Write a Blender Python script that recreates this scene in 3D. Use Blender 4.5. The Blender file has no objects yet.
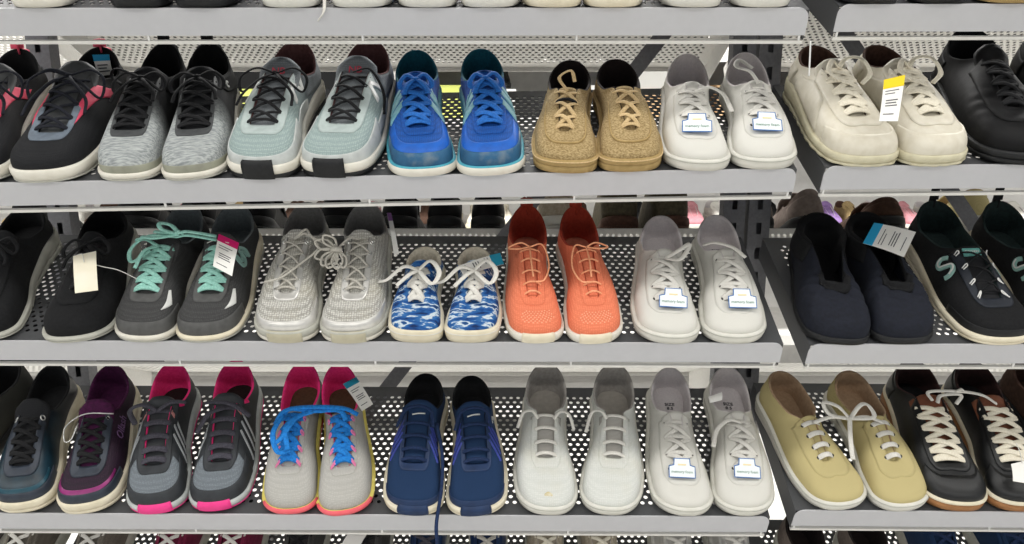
import bpy, math, random
import numpy as np
from mathutils import Matrix, Vector

# ------------------------------------------------------------------ camera, world, lights, exposure
SC = bpy.context.scene
COL = SC.collection
CAM_H = 1.50
FPX = 820.0
PITCH = math.radians(13.0)
TAU = math.radians(23.5)
cam_data = bpy.data.cameras.new('camera')
cam_data.sensor_width = 36.0
cam_data.lens = 36.0 * FPX / 1024.0
cam_data.clip_start = 0.05
cam = bpy.data.objects.new('camera', cam_data)
COL.objects.link(cam)
cam.location = (0.0, -1.1, CAM_H)
cam.rotation_euler = (math.pi / 2 - PITCH, 0, 0)
SC.camera = cam

world = bpy.data.worlds.new('world')
SC.world = world
world.use_nodes = True
bg = world.node_tree.nodes['Background']
bg.inputs[0].default_value = (0.93, 0.96, 1.0, 1)
bg.inputs[1].default_value = 0.46

def area(name, loc, sx, sy, watts, rot=(0, 0, 0), col=(1, 0.985, 0.96)):
    l = bpy.data.lights.new(name, 'AREA')
    l.shape = 'RECTANGLE'
    l.size, l.size_y = sx, sy
    l.energy = watts
    l.color = col
    o = bpy.data.objects.new(name, l)
    COL.objects.link(o)
    o.location = loc
    o.rotation_euler = rot
    return o
area('ceiling_strip_near_aisle', (0, -.62, 3.02), 9.0, 0.22, 68)
area('ceiling_strip_behind', (0, -3.6, 3.02), 9.0, 0.3, 150)
area('ceiling_strip_next_aisle', (0, 1.75, 3.02), 9.0, 0.3, 250)
SC.view_settings.view_transform = 'Standard'
SC.view_settings.look = 'None'
SC.view_settings.gamma = 1.0
SC.view_settings.use_curve_mapping = False
SC.view_settings.exposure = 0.0
SC.cycles.max_bounces = 6
SC.cycles.diffuse_bounces = 3
SC.cycles.glossy_bounces = 2

# ------------------------------------------------------------------ materials
def lin(h):
    h = h.lstrip('#')
    r = [int(h[i:i + 2], 16) / 255 for i in (0, 2, 4)]
    l = [((c + .055) / 1.055) ** 2.4 if c > .04045 else c / 12.92 for c in r]
    k = 1 - (1 - TONE) * min(1, max(0, (2.15 - sum(l)) / .7))
    return tuple(min(1.0, c * k) for c in l) + (1,)
MATS = {}
TONE = 1.0
def mat(name, c, c2=None, rough=.7, scale=60, stretch=(1, 1, 1), lo=.35, hi=.65, bump=.15, bscale=None,
        kind='noise', metal=0.0, spec=.35, grad=None, stops=None, dirt=None, dirtamt=.35, sheen=0):
    if name in MATS:
        return MATS[name]
    m = bpy.data.materials.new(name)
    m.use_nodes = True
    nt = m.node_tree
    N, L = nt.nodes, nt.links
    b = N['Principled BSDF']
    b.inputs['Roughness'].default_value = rough
    b.inputs['Metallic'].default_value = metal
    b.inputs['Specular IOR Level'].default_value = spec
    tc = N.new('ShaderNodeTexCoord')
    mp = N.new('ShaderNodeMapping')
    mp.inputs['Scale'].default_value = stretch
    L.new(tc.outputs['Object'], mp.inputs['Vector'])
    vec = mp.outputs['Vector']
    c2 = c2 or c
    if kind == 'voronoi':
        t = N.new('ShaderNodeTexVoronoi'); t.inputs['Scale'].default_value = scale
        t.inputs['Randomness'].default_value = .25
        fac = t.outputs['Distance']
    elif kind == 'weave':
        w1 = N.new('ShaderNodeTexWave'); w1.inputs['Scale'].default_value = scale; w1.bands_direction = 'X'
        w2 = N.new('ShaderNodeTexWave'); w2.inputs['Scale'].default_value = scale; w2.bands_direction = 'Y'
        for w in (w1, w2):
            L.new(vec, w.inputs['Vector']); w.inputs['Distortion'].default_value = 1.2
        mx = N.new('ShaderNodeMath'); mx.operation = 'MULTIPLY'
        L.new(w1.outputs['Fac'], mx.inputs[0]); L.new(w2.outputs['Fac'], mx.inputs[1])
        t = None; fac = mx.outputs[0]
    elif kind == 'wave':
        t = N.new('ShaderNodeTexWave'); t.inputs['Scale'].default_value = scale; t.bands_direction = 'Y'
        t.inputs['Distortion'].default_value = 1.0
        fac = t.outputs['Fac']
    else:
        t = N.new('ShaderNodeTexNoise'); t.inputs['Scale'].default_value = scale
        t.inputs['Detail'].default_value = 3
        fac = t.outputs['Fac']
    if t is not None:
        L.new(vec, t.inputs['Vector'])
    r = N.new('ShaderNodeValToRGB')
    cr = r.color_ramp
    if stops:
        while len(cr.elements) < len(stops):
            cr.elements.new(.5)
        for e, (p, h) in zip(cr.elements, stops):
            e.position = p; e.color = lin(h)
    else:
        cr.elements[0].position = lo; cr.elements[0].color = lin(c)
        cr.elements[1].position = hi; cr.elements[1].color = lin(c2)
    L.new(fac, r.inputs['Fac'])
    out = r.outputs['Color']
    def mixto(out, facs, colr):
        mx = N.new('ShaderNodeMix'); mx.data_type = 'RGBA'
        L.new(facs, mx.inputs['Factor']); L.new(out, mx.inputs['A'])
        mx.inputs['B'].default_value = lin(colr)
        return mx.outputs['Result']
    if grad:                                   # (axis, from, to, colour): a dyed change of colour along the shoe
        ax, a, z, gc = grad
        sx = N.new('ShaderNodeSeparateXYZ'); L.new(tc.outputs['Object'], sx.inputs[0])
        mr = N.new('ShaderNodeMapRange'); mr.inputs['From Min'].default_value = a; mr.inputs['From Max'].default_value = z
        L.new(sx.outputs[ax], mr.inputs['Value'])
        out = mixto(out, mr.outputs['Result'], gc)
    if dirt:
        dn = N.new('ShaderNodeTexNoise'); dn.inputs['Scale'].default_value = 22; dn.inputs['Detail'].default_value = 5
        L.new(tc.outputs['Object'], dn.inputs['Vector'])
        mr = N.new('ShaderNodeMapRange'); mr.inputs['From Min'].default_value = .48; mr.inputs['From Max'].default_value = .75
        mr.inputs['To Max'].default_value = dirtamt
        L.new(dn.outputs['Fac'], mr.inputs['Value'])
        out = mixto(out, mr.outputs['Result'], dirt)
    L.new(out, b.inputs['Base Color'])
    if bump:
        bp = N.new('ShaderNodeBump'); bp.inputs['Strength'].default_value = bump; bp.inputs['Distance'].default_value = .001
        if bscale:
            bn = N.new('ShaderNodeTexNoise'); bn.inputs['Scale'].default_value = bscale; bn.inputs['Detail'].default_value = 2
            L.new(tc.outputs['Object'], bn.inputs['Vector'])
            L.new(bn.outputs['Fac'], bp.inputs['Height'])
        else:
            L.new(fac, bp.inputs['Height'])
        L.new(bp.outputs['Normal'], b.inputs['Normal'])
    MATS[name] = m
    return m

# ------------------------------------------------------------------ mesh helpers
def mesh_obj(name, V, F, m, parent=None, smooth=True, local=True):
    me = bpy.data.meshes.new(name)
    me.from_pydata([tuple(map(float, v)) for v in V], [], [tuple(int(i) for i in f) for f in F])
    for x in (m if isinstance(m, (list, tuple)) else [m]):
        me.materials.append(x)
    if smooth:
        me.shade_smooth()
    o = bpy.data.objects.new(name, me)
    COL.objects.link(o)
    if parent is not None:
        o.parent = parent
    return o
def empty(name, M=None):
    o = bpy.data.objects.new(name, None)
    o.empty_display_size = .05
    COL.objects.link(o)
    if M is not None:
        o.matrix_world = M
    return o
def tag(o, label, cat, group=None, kind=None):
    if label: o['label'] = label
    if cat: o['category'] = cat
    if group: o['group'] = group
    if kind: o['kind'] = kind
    return o
def join(parts):
    V, F, n = [], [], 0
    for v, f in parts:
        v = np.asarray(v, float)
        V.append(v); F += [tuple(int(i) + n for i in q) for q in f]; n += len(v)
    return np.vstack(V), F
def grid_faces(nu, nv, wrap=False, base=0, flip=False):
    F = []
    for i in range(nu if wrap else nu - 1):
        i2 = (i + 1) % nu
        for j in range(nv - 1):
            q = (base + i * nv + j, base + i2 * nv + j, base + i2 * nv + j + 1, base + i * nv + j + 1)
            F.append(q[::-1] if flip else q)
    return F
def box(x0, x1, y0, y1, z0, z1):
    V = [(x, y, z) for x in (x0, x1) for y in (y0, y1) for z in (z0, z1)]
    F = [(0, 1, 3, 2), (4, 6, 7, 5), (0, 4, 5, 1), (2, 3, 7, 6), (0, 2, 6, 4), (1, 5, 7, 3)]
    return np.array(V, float), F
def sheet(G, th, nrm=None):
    """grid G (nu,nv,3) given a thickness th below it"""
    nu, nv = G.shape[:2]
    if nrm is None:
        nrm = grid_normals(G)
    B = G - nrm * th
    V = np.vstack([G.reshape(-1, 3), B.reshape(-1, 3)])
    k = nu * nv
    F = grid_faces(nu, nv) + grid_faces(nu, nv, base=k, flip=True)
    for i in range(nu - 1):
        for j in (0, nv - 1):
            a, b = i * nv + j, (i + 1) * nv + j
            q = (a, b, b + k, a + k)
            F.append(q[::-1] if j == 0 else q)
    for j in range(nv - 1):
        for i in (0, nu - 1):
            a, b = i * nv + j, i * nv + j + 1
            q = (a, b, b + k, a + k)
            F.append(q if i == 0 else q[::-1])
    return V, F
def grid_normals(G, wrap=False):
    if wrap:
        du = np.roll(G, -1, 0) - np.roll(G, 1, 0)
    else:
        du = np.gradient(G, axis=0)
    dv = np.gradient(G, axis=1)
    n = np.cross(du, dv)
    return n / (np.linalg.norm(n, axis=2, keepdims=True) + 1e-12)
def pchip(xk, yk, x):
    xk = np.asarray(xk, float); yk = np.asarray(yk, float); x = np.clip(np.asarray(x, float), xk[0], xk[-1])
    h = np.diff(xk); d = np.diff(yk) / h
    m = np.zeros_like(yk)
    m[0], m[-1] = d[0], d[-1]
    for i in range(1, len(xk) - 1):
        if d[i - 1] * d[i] > 0:
            w1, w2 = 2 * h[i] + h[i - 1], h[i] + 2 * h[i - 1]
            m[i] = (w1 + w2) / (w1 / d[i - 1] + w2 / d[i])
    i = np.clip(np.searchsorted(xk, x, side='right') - 1, 0, len(h) - 1)
    t = (x - xk[i]) / h[i]
    return ((1 + 2 * t) * (1 - t) ** 2 * yk[i] + t * (1 - t) ** 2 * h[i] * m[i] + t * t * (3 - 2 * t) * yk[i + 1]
            + t * t * (t - 1) * h[i] * m[i + 1])
def crom(P, n=8):
    P = np.asarray(P, float)
    if len(P) < 3:
        return np.array([P[0] + (P[-1] - P[0]) * k / n for k in range(n + 1)])
    Q = np.vstack([2 * P[0] - P[1], P, 2 * P[-1] - P[-2]])
    out = []
    for i in range(1, len(Q) - 2):
        a, b, c, d = Q[i - 1], Q[i], Q[i + 1], Q[i + 2]
        for k in range(n):
            t = k / n
            out.append(.5 * (2 * b + (c - a) * t + (2 * a - 5 * b + 4 * c - d) * t * t + (3 * b - a - 3 * c + d) * t ** 3))
    out.append(P[-1])
    return np.array(out)
def tube(P, w, h=None, n=6, seg=8, up=(0, 0, 1), smooth=True):
    """swept ellipse, w = half width across, h = half height along up"""
    h = h or w
    C = crom(P, n) if smooth else np.asarray(P, float)
    T = np.gradient(C, axis=0); T /= np.linalg.norm(T, axis=1, keepdims=True) + 1e-12
    up = np.asarray(up, float)
    S = np.cross(T, up)
    ln = np.linalg.norm(S, axis=1, keepdims=True)
    bad = ln[:, 0] < .15
    S[bad] = np.cross(T[bad], np.array([1., .3, 0])); S /= np.linalg.norm(S, axis=1, keepdims=True) + 1e-12
    for i in range(1, len(S)):
        if S[i] @ S[i - 1] < 0: S[i] = -S[i]
    U = np.cross(S, T)
    a = np.linspace(0, 2 * np.pi, seg, endpoint=False)
    G = C[:, None] + S[:, None] * (np.cos(a) * w)[None, :, None] + U[:, None] * (np.sin(a) * h)[None, :, None]
    V = G.reshape(-1, 3); F = []
    for i in range(len(C) - 1):
        for j in range(seg):
            F.append((i * seg + j, i * seg + (j + 1) % seg, (i + 1) * seg + (j + 1) % seg, (i + 1) * seg + j))
    F.append(tuple(range(seg))[::-1]); F.append(tuple((len(C) - 1) * seg + j for j in range(seg)))
    return V, F

# ------------------------------------------------------------------ where things are
CAM = np.array([0, -1.1, CAM_H])
def ray(px, py):
    a, b = (px - 512) / FPX, (272 - py) / FPX
    c, s = math.cos(PITCH), math.sin(PITCH)
    return np.array([a, c + b * s, -s + b * c])
def hit_y(px, py, Y):
    d = ray(px, py); return CAM + d * ((Y - CAM[1]) / d[1])
ROWS = {'L0': (0, 10, 812, 9.5), 'L1': (0, 184, 800, 169.5), 'L2': (0, 341.5, 786, 344), 'L3': (0, 513.5, 770, 517),
        'R0': (840, 6, 1024, 5.5), 'R1': (830, 167.5, 1024, 165.5), 'R2': (815, 345, 1024, 345), 'R3': (800, 510.5, 1024, 512.5)}
FR = {}
for k, (x0, y0, x1, y1) in ROWS.items():
    a, b = hit_y(x0, y0, 0), hit_y(x1, y1, 0)
    ex = (b - a) / np.linalg.norm(b - a)
    ev = np.array([0, math.cos(TAU), math.sin(TAU)])
    n = np.cross(ex, ev); n /= np.linalg.norm(n)
    FR[k] = (a - ex * a[0] / ex[0], ex, np.cross(n, ex), n)
for k in 'LR':
    o, ex, ev, n = FR[k + '3']
    FR[k + '4'] = (o - np.array([0, 0, .262]), ex, ev, n)
FAR_Z = {'A': CAM_H + .137, 'B': CAM_H - .250, 'C': CAM_H - .498}
DEPTH = .268
for k, z in FAR_Z.items():                       # shelves on the other face of the run: they fall away from the camera
    c, s = math.cos(TAU), math.sin(TAU)
    FR['F' + k] = (np.array([0, .325 + DEPTH * c, z - DEPTH * s]), np.array([-1., 0, 0]), np.array([0, -c, s]), np.array([0, s, c]))
def on(row, px, py, h=0.0):
    """the point of a pixel on a shelf's surface, h above it, in the shelf's own x, v"""
    o, ex, ev, n = FR[row]
    d = ray(px, py); t = ((o + n * h - CAM) @ n) / (d @ n)
    p = CAM + d * t - o
    return float(p @ ex), float(p @ ev)
def world_pt(row, x, v, h):
    o, ex, ev, n = FR[row]
    return o + ex * x + ev * v + n * h
def frame_matrix(row, x, v, yaw=0.0, h=0.0):
    o, ex, ev, n = FR[row]
    p = world_pt(row, x, v, h)
    hy = ex * math.sin(yaw) + ev * math.cos(yaw)
    hx = np.cross(hy, n)
    return Matrix(((hx[0], hy[0], n[0], p[0]), (hx[1], hy[1], n[1], p[1]), (hx[2], hy[2], n[2], p[2]), (0, 0, 0, 1)))
# ------------------------------------------------------------------ the shop: floor, ceiling, far wall
m_floor = mat('vinyl_floor', '#e9e8e4', '#dcdad4', rough=.35, scale=3, bump=0)
m_ceil = mat('ceiling_tile', '#e4e4e2', '#dadad8', rough=.9, scale=40, bump=.1)
m_wall = mat('painted_wall', '#e6e4de', '#dedcd5', rough=.9, scale=8, bump=.05)
o = mesh_obj('floor', *box(-6, 6, -5, 6, -.1, 0), m_floor, smooth=False); tag(o, 'pale vinyl shop floor', 'floor', kind='structure')
o = mesh_obj('ceiling', *box(-6, 6, -5, 6, 3.1, 3.2), m_ceil, smooth=False); tag(o, 'white tiled shop ceiling', 'ceiling', kind='structure')
o = mesh_obj('wall_back', *box(-6, 6, 5.9, 6, 0, 3.1), m_wall, smooth=False); tag(o, 'pale painted wall at the back of the shop', 'wall', kind='structure')

# ------------------------------------------------------------------ shelving
m_deck = mat('grey_powder_coat', '#4c4d4f', '#494a4c', rough=.5, scale=300, bump=.02)
m_lip = mat('light_grey_rail', '#c6c6c9', '#c4c4c7', rough=.42, scale=90, bump=.02)
m_wire = mat('pale_rail_edge', '#e4e2dc', '#dcdad4', rough=.4, scale=50, bump=0)
m_post = mat('post_grey', '#77777b', '#6d6d71', rough=.55, scale=200, bump=.05)
m_far = mat('brightened_shelf_coat', '#e9e7e2', '#e3e1dc', rough=.6, scale=200, bump=.03)  # far shelves' coat lightened: the far aisle's bright light is put into its colour
m_peg = mat('pale_peg', '#ecebe8', rough=.4, bump=0)
BAYW = 1.157
X_END, X_START = .3815, .4185

def perforated(w, d, pitch=.0120, r=.0034, margin_v=.016, margin_x=.014, th=.0012):
    """a sheet with staggered round holes, x 0..w, y 0..d, top at z 0"""
    rp = pitch * .866
    rows = int((d - 2 * margin_v) / rp)
    cols = int((w - 2 * margin_x) / pitch) - 1
    y0 = (d - rows * rp) / 2
    V, F = [], []
    ang = np.arange(8) * np.pi / 4 + np.pi / 8
    hole = np.stack([np.cos(ang) * r, np.sin(ang) * r], 1)
    hx, hy = pitch / 2, rp / 2
    k = math.tan(math.pi / 8)
    outer = np.array([(hx, hy * k * 1.0), (hx * k, hy), (-hx * k, hy), (-hx, hy * k), (-hx, -hy * k), (-hx * k, -hy), (hx * k, -hy), (hx, -hy * k)])
    corner = np.array([(hx, hy), (-hx, hy), (-hx, -hy), (hx, -hy)])
    def strip(xa, xb, ya, yb):
        v, f = box(xa, xb, ya, yb, -th, 0)
        b = len(V); V.extend(map(tuple, v)); F.extend(tuple(i + b for i in q) for q in f)
    strip(0, w, 0, y0); strip(0, w, y0 + rows * rp, d)
    for i in range(rows):
        cy = y0 + (i + .5) * rp
        off = pitch / 2 if i % 2 else 0
        xs = (w - cols * pitch) / 2 - pitch / 4 + off
        strip(0, xs, cy - hy, cy + hy); strip(xs + cols * pitch, w, cy - hy, cy + hy)
        for j in range(cols):
            cx = xs + (j + .5) * pitch
            b = len(V)
            for z in (0, -th):
                for p in outer: V.append((cx + p[0], cy + p[1], z))
                for p in hole: V.append((cx + p[0], cy + p[1], z))
                for p in corner: V.append((cx + p[0], cy + p[1], z))
            # hole index i sits at angle 22.5+45i; outer 0 is (hx, +), 1 (.., hy), 2, 3 ...
            for a in range(8):
                c = (a + 1) % 8
                F.append((b + a, b + c, b + 8 + c, b + 8 + a))
                F.append((b + 20 + a, b + 28 + a, b + 28 + c, b + 20 + c))
                F.append((b + 8 + a, b + 8 + c, b + 28 + c, b + 28 + a))
            for q, (a, c) in enumerate(((0, 1), (2, 3), (4, 5), (6, 7))):
                F.append((b + a, b + 16 + q, b + c)); F.append((b + 20 + a, b + 20 + c, b + 36 + q))
    return np.array(V), F
def lip_shape(w, h, r=.014, th=.0018, up=.003):
    pts = [(0, -h), (w, -h)]
    for cx, a0 in ((w - r, 0), (r, 90)):
        for k in range(7):
            a = math.radians(a0 + k * 15)
            pts.append((cx + r * math.cos(a), up - r + r * math.sin(a)))
    n = len(pts)
    V = [(x, -.0006, z) for x, z in pts] + [(x, -.0006 - th, z) for x, z in pts]
    F = [tuple(range(n))[::-1], tuple(range(n, 2 * n))] + [(i, (i + 1) % n, n + (i + 1) % n, n + i) for i in range(n)]
    return np.array(V), F
LIP_H = .0330
deck_me = lip_me = None
SHELF_PARTS = None
def build_shelf(label, row, x0, md, ml, far=False, skirt=False):
    """x0: where the shelf starts along its row"""
    global SHELF_PARTS
    root = empty('shelf', frame_matrix(row, x0, 0))
    tag(root, label, 'shelf', 'sloping perforated shelves')
    if SHELF_PARTS is None:
        parts = []
        parts.append(mesh_obj('perforated_deck', *perforated(BAYW, DEPTH), m_deck, root, smooth=False))
        parts.append(mesh_obj('front_rail', *lip_shape(BAYW, LIP_H), m_lip, root, smooth=False))
        w = join([box(0.001, BAYW - .001, -.0015, .0035, -LIP_H - .0118, -LIP_H - .0075)])
        parts.append(mesh_obj('lower_rail', *w, m_wire, root, smooth=False))
        for xa in (0, BAYW - .0015):
            V, F = box(xa, xa + .0015, 0, DEPTH, -LIP_H - .007, -.0001)
            parts.append(mesh_obj('side_flange', V, F, m_deck, root, smooth=False))
        for xa in (.006, .30, .58, .86, BAYW - .006):
            parts.append(mesh_obj('peg', *tube([(xa, .0005, -LIP_H + .001), (xa, .0005, -LIP_H - .009)], .0018, seg=8, up=(0, 1, 0)), m_peg, root))
        SHELF_PARTS = parts
    else:
        for p in SHELF_PARTS:
            if far and p.name.startswith(('front_rail', 'lower_rail', 'peg')): continue
            c = p.copy(); COL.objects.link(c); c.parent = root
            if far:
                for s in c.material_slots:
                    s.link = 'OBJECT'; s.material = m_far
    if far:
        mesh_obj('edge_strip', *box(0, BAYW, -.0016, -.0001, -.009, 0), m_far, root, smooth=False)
    if skirt:
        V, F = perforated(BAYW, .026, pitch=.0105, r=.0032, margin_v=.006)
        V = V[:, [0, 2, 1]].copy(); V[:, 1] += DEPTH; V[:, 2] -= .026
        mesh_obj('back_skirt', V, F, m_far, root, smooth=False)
    return root
XL0 = X_END - BAYW
ROWNAME = ['topmost', 'upper', 'middle', 'lower', 'lowest']
rowdesc_l = ['topmost grey shelf of the long left bay, only its front rail in view', 'perforated grey shelf of the left bay under the grey, mint and blue runners',
             'perforated grey shelf of the left bay under the orange shoes', 'perforated grey shelf of the left bay under the rainbow-soled shoes', 'lowest grey shelf of the left bay at the bottom edge']
rowdesc_r = ['topmost grey shelf of the right bay, rounded front rail', 'perforated grey shelf of the right bay under the chunky cream sneakers',
             'perforated grey shelf of the right bay under the navy slip-ons', 'perforated grey shelf of the right bay under the khaki canvas shoes', 'lowest grey shelf of the right bay at the bottom edge']
for i in range(5):
    build_shelf(rowdesc_l[i], 'L%d' % i, XL0, m_deck, m_lip)
    build_shelf(rowdesc_r[i], 'R%d' % i, X_START, m_deck, m_lip)
for k, d in (('A', 'brightened perforated shelf on the far face behind the upper shoes'), ('B', 'brightened perforated shelf on the far face carrying black heels'), ('C', 'brightened perforated shelf on the far face just above the lower shoes')):
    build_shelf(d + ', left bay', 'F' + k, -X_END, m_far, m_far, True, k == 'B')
    build_shelf('brightened end shelf on the far face left of the left upright, %s of three' % {'A': 'upper', 'B': 'middle', 'C': 'lower'}[k], 'F' + k, -XL0 + .036, m_far, m_far, True, k == 'B')
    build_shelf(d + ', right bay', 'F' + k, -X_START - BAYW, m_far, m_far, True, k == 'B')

def post(name, label, xc):
    """slotted steel upright: slot pitch 50 mm, hollow channel"""
    y0, hw, t = .282, .0185, .002
    parts = []
    sw, sh, pit = .0045, .020, .043
    z0, z1 = 0, 2.0
    parts.append(box(xc - hw, xc - sw, y0, y0 + t, z0, z1)); parts.append(box(xc + sw, xc + hw, y0, y0 + t, z0, z1))
    z = .02
    while z < z1 - pit:
        parts.append(box(xc - sw, xc + sw, y0, y0 + t, z, z + pit - sh)); z += pit
    parts.append(box(xc - hw, xc - hw + t, y0 + t, y0 + .03, z0, z1)); parts.append(box(xc + hw - t, xc + hw, y0 + t, y0 + .03, z0, z1))
    parts.append(box(xc - hw + t, xc + hw - t, y0 + .028, y0 + .03, z0, z1))
    V, F = join(parts)
    o = mesh_obj(name, V, F, m_post, smooth=False)
    return tag(o, label, 'post', 'slotted shelf uprights')
post('upright_post', 'grey slotted steel upright behind the gap between bays, on the left', .3785)
post('upright_post', 'grey slotted steel upright behind the gap between bays, on the right', .4215)
post('upright_post', 'grey slotted steel upright at the far left behind black shoes', -.772)
def strap(label, a, b, w=.0125):
    d = (b - a) / np.linalg.norm(b - a); s = np.array([-d[2], 0, d[0]]) * w
    y = np.array([0, .0025, 0])
    V = np.array([a - s, a + s, b + s, b - s, a - s + y, a + s + y, b + s + y, b - s + y])
    F = [(0, 1, 2, 3), (7, 6, 5, 4), (0, 4, 5, 1), (1, 5, 6, 2), (2, 6, 7, 3), (3, 7, 4, 0)]
    tag(mesh_obj('brace_strap', V, F, m_post, smooth=False), label, 'brace', 'diagonal braces')
strap('flat grey diagonal brace falling to the left behind the left bay', hit_y(733, -55, .316), hit_y(255, 557, .316))
strap('flat grey diagonal brace falling to the right behind the right bay', hit_y(772, -75, .316), hit_y(1195, 552, .316))
# ------------------------------------------------------------------ the shoe builder
NU, NVV = 128, 22
DEF = dict(W=.094, hz=.066, az=.047, tz=.074, vz=.056, tf=.34, tb=.56, gf=.011, gb=.017, cw=.030, sh=.026, st=.019, spring=.007,
           sole_out=.0022, pad=.003, toek=1.0, text=.022, tw=.010, toe_round=.15, toe_pow=2.45, eyes=5, lasts=0.05, heel_in=1.0, tongue=True, chunk=0.0, tup=.5, wr=0.0)
class Shoe:
    def __init__(s, label, row, toe, heel, m, P, group, L=None, yaw=None, cat='shoe', simple=False, name='shoe', dyaw=0, dv=0.0, dx=0.0, at=None):
        p = dict(DEF); p.update(P); p['tf'] -= .135 - p.get('tfo', 0); p['W'] *= .915; p['cw'] = min(p['cw'] * 1.2, p['W'] * .385); p['vz'] -= .010; p['tz'] -= .002; p['spring'] = max(.0062, p['spring'] * .6); dx += p.get('shift', 0) + m * p.get('spread', 0); p['st'] *= .86; s.p = p; s.m = m; s.row = row; s.simple = simple; s.acc = []; s.accm = []
        if at is not None:
            tx, tv = at; s.L = L; s.yaw = math.radians(yaw or 0)
        else:
            tx, tv = on(row, toe[0], toe[1], .008)
            hx, hv = on(row, heel[0], heel[1], p['hz'])
            s.L = L or math.hypot(hx - tx, hv - tv) / .985
            s.yaw = math.atan2(hx - tx, hv - tv) if yaw is None else math.radians(yaw)
            tv = max(tv, .002)
        tv += dv - {'1': .011, '2': .008, '3': .004}.get(row[1:], .006) + p.get('back', 0); tx += dx + m * .0025
        s.yaw += math.radians(dyaw)
        s.M = frame_matrix(row, tx, tv, s.yaw, .0002)
        s.Mn = np.array(s.M); s.Mi = np.array(s.M.inverted())
        s.label, s.cat, s.group, s.name = label, cat, group, name
        if not simple:
            s.root = tag(empty(name, s.M), label, cat, group)
        s.shape()
    def to_local(s, P):
        P = np.atleast_2d(np.asarray(P, float)); return P @ s.Mi[:3, :3].T + s.Mi[:3, 3]
    def to_world(s, P):
        P = np.atleast_2d(np.asarray(P, float)); return P @ s.Mn[:3, :3].T + s.Mn[:3, 3]
    def part(s, name, VF, m, smooth=True, parent=None, label=None):
        if s.simple:
            s.acc.append((VF[0], VF[1])); s.accm.append((len(VF[1]), m)); return None
        o = mesh_obj(name, VF[0], VF[1], m, parent or s.root, smooth)
        if label: o['label'] = label
        return o
    def done(s):
        if s.simple:
            V, F = join(s.acc)
            ms = []
            for _, m in s.accm:
                if m not in ms: ms.append(m)
            o = mesh_obj(s.name, V, F, ms)
            idx = np.concatenate([[ms.index(m)] * k for k, m in s.accm]).astype(np.int32)
            o.data.polygons.foreach_set('material_index', idx)
            o.matrix_world = s.M
            tag(o, s.label, s.cat, s.group)
            s.root = o
        return s
    # -------------------------------------------------------------- shape
    def shape(s):
        p, L, m = s.p, s.L, s.m
        W = p['W'] / 2
        def half(t, side):
            lat = pchip([0, .12, .28, .5, .7, .88, 1], [.99, 1.01, 1.05, .95, .83, .79, .75], t)
            med = pchip([0, .12, .28, .5, .7, .88, 1], [.99, 1.01, .98, .75, .71, .77, .75], t)
            f = lat if side * m > 0 else med
            a, b = p['toe_round'], .13
            q = p['toe_pow']
            ct = np.where(t < a, (1 - np.clip((a - t) / a, 0, 1) ** q) ** (1 / q), 1)
            ch = np.where(t > 1 - b, (1 - np.clip((t - 1 + b) / b, 0, 1) ** 2.2) ** (1 / 2.2), 1)
            return f * ct * ch * W
        th = np.linspace(0, np.pi, 1200); t = (1 - np.cos(th)) / 2
        cx = -m * .075 * p['W'] * np.clip(1 - t / .45, 0, 1) ** 2
        sides = {}
        nh = NU // 2
        for sd in (1, -1):
            P = np.stack([cx + sd * half(t, sd), t * L], 1)
            d = np.r_[0, np.cumsum(np.linalg.norm(np.diff(P, axis=0), axis=1))]
            q = np.linspace(0, d[-1], nh + 1)
            sides[sd] = np.stack([np.interp(q, d, P[:, 0]), np.interp(q, d, P[:, 1])], 1)
        O = np.vstack([sides[1], sides[-1][1:-1][::-1]])
        s.O = O
        uu = np.arange(NU) / NU
        s.us = np.where(uu <= .5, uu, uu - 1)
        ua = np.abs(s.us)
        sg = np.where(s.us >= 0, 1., -1.)
        t = O[:, 1] / L
        tg = np.roll(O, -1, 0) - np.roll(O, 1, 0); tg /= np.linalg.norm(tg, axis=1, keepdims=True)
        s.nO = np.stack([tg[:, 1], -tg[:, 0]], 1)
        s.zb = p['spring'] * np.clip(1 - t / .28, 0, 1) ** 2
        s.thk = pchip([0, .3, .6, .85, 1], [p['st'], p['st'] + .15 * (p['sh'] - p['st']), p['st'] + .6 * (p['sh'] - p['st']), p['sh'], p['sh']], t)
        s.zt = s.zb + s.thk
        # topline
        u_k = [0, .045, .085, .265, .33, .405, .465, .5]
        cw = p['cw']
        Tx = pchip(u_k, [0, p['gf'], p['gf'] + .0015, p['gb'], cw * .86, cw, cw * .72, 0], ua) * sg
        yk = [p['tf'], p['tf'] + .004, p['tf'] + .035, p['tb'], p['tb'] + .10, .80, .935, .985]
        Ty = pchip(u_k, yk, ua) * L
        zk = [p['vz'], p['vz'] + .0006, p['vz'] + .004, p['tz'], p['az'] * .72 + p['tz'] * .28, p['az'], p['hz'] * .86 + p['az'] * .14, p['hz']]
        Tz = pchip(u_k, zk, ua)
        hs = ua > .40                              # the heel end of the opening: a round arc
        phi = np.clip((.5 - ua) / .10, 0, 1) * np.pi / 2
        Tx = np.where(hs, sg * cw * np.sin(phi) ** .9, Tx)
        Ty = np.where(hs, (.80 + .185 * np.cos(phi)) * L, Ty)
        Tz = np.where(hs, p['az'] + (p['hz'] - p['az']) * np.cos(phi) ** 1.25, Tz)
        Ty = np.where((ua > .33) & ~hs, pchip([.265, .33, .401], [p['tb'], p['tb'] + .10, .80], ua) * L, Ty)
        mid = pchip([0, .3, .6, 1], [cx[0] * .45, 0, 0, 0], Ty / L)
        T = np.stack([Tx + mid, Ty, Tz], 1)
        s.T = T
        P0 = np.stack([O[:, 0] - s.nO[:, 0] * .0018, O[:, 1] - s.nO[:, 1] * .0018, s.zt - .003], 1)
        H = (T[:, 2] - P0[:, 2])[:, None]
        D = T[:, :2] - P0[:, :2]
        dist = np.linalg.norm(D, axis=1, keepdims=True)
        outd = -D / (dist + 1e-9)
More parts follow.
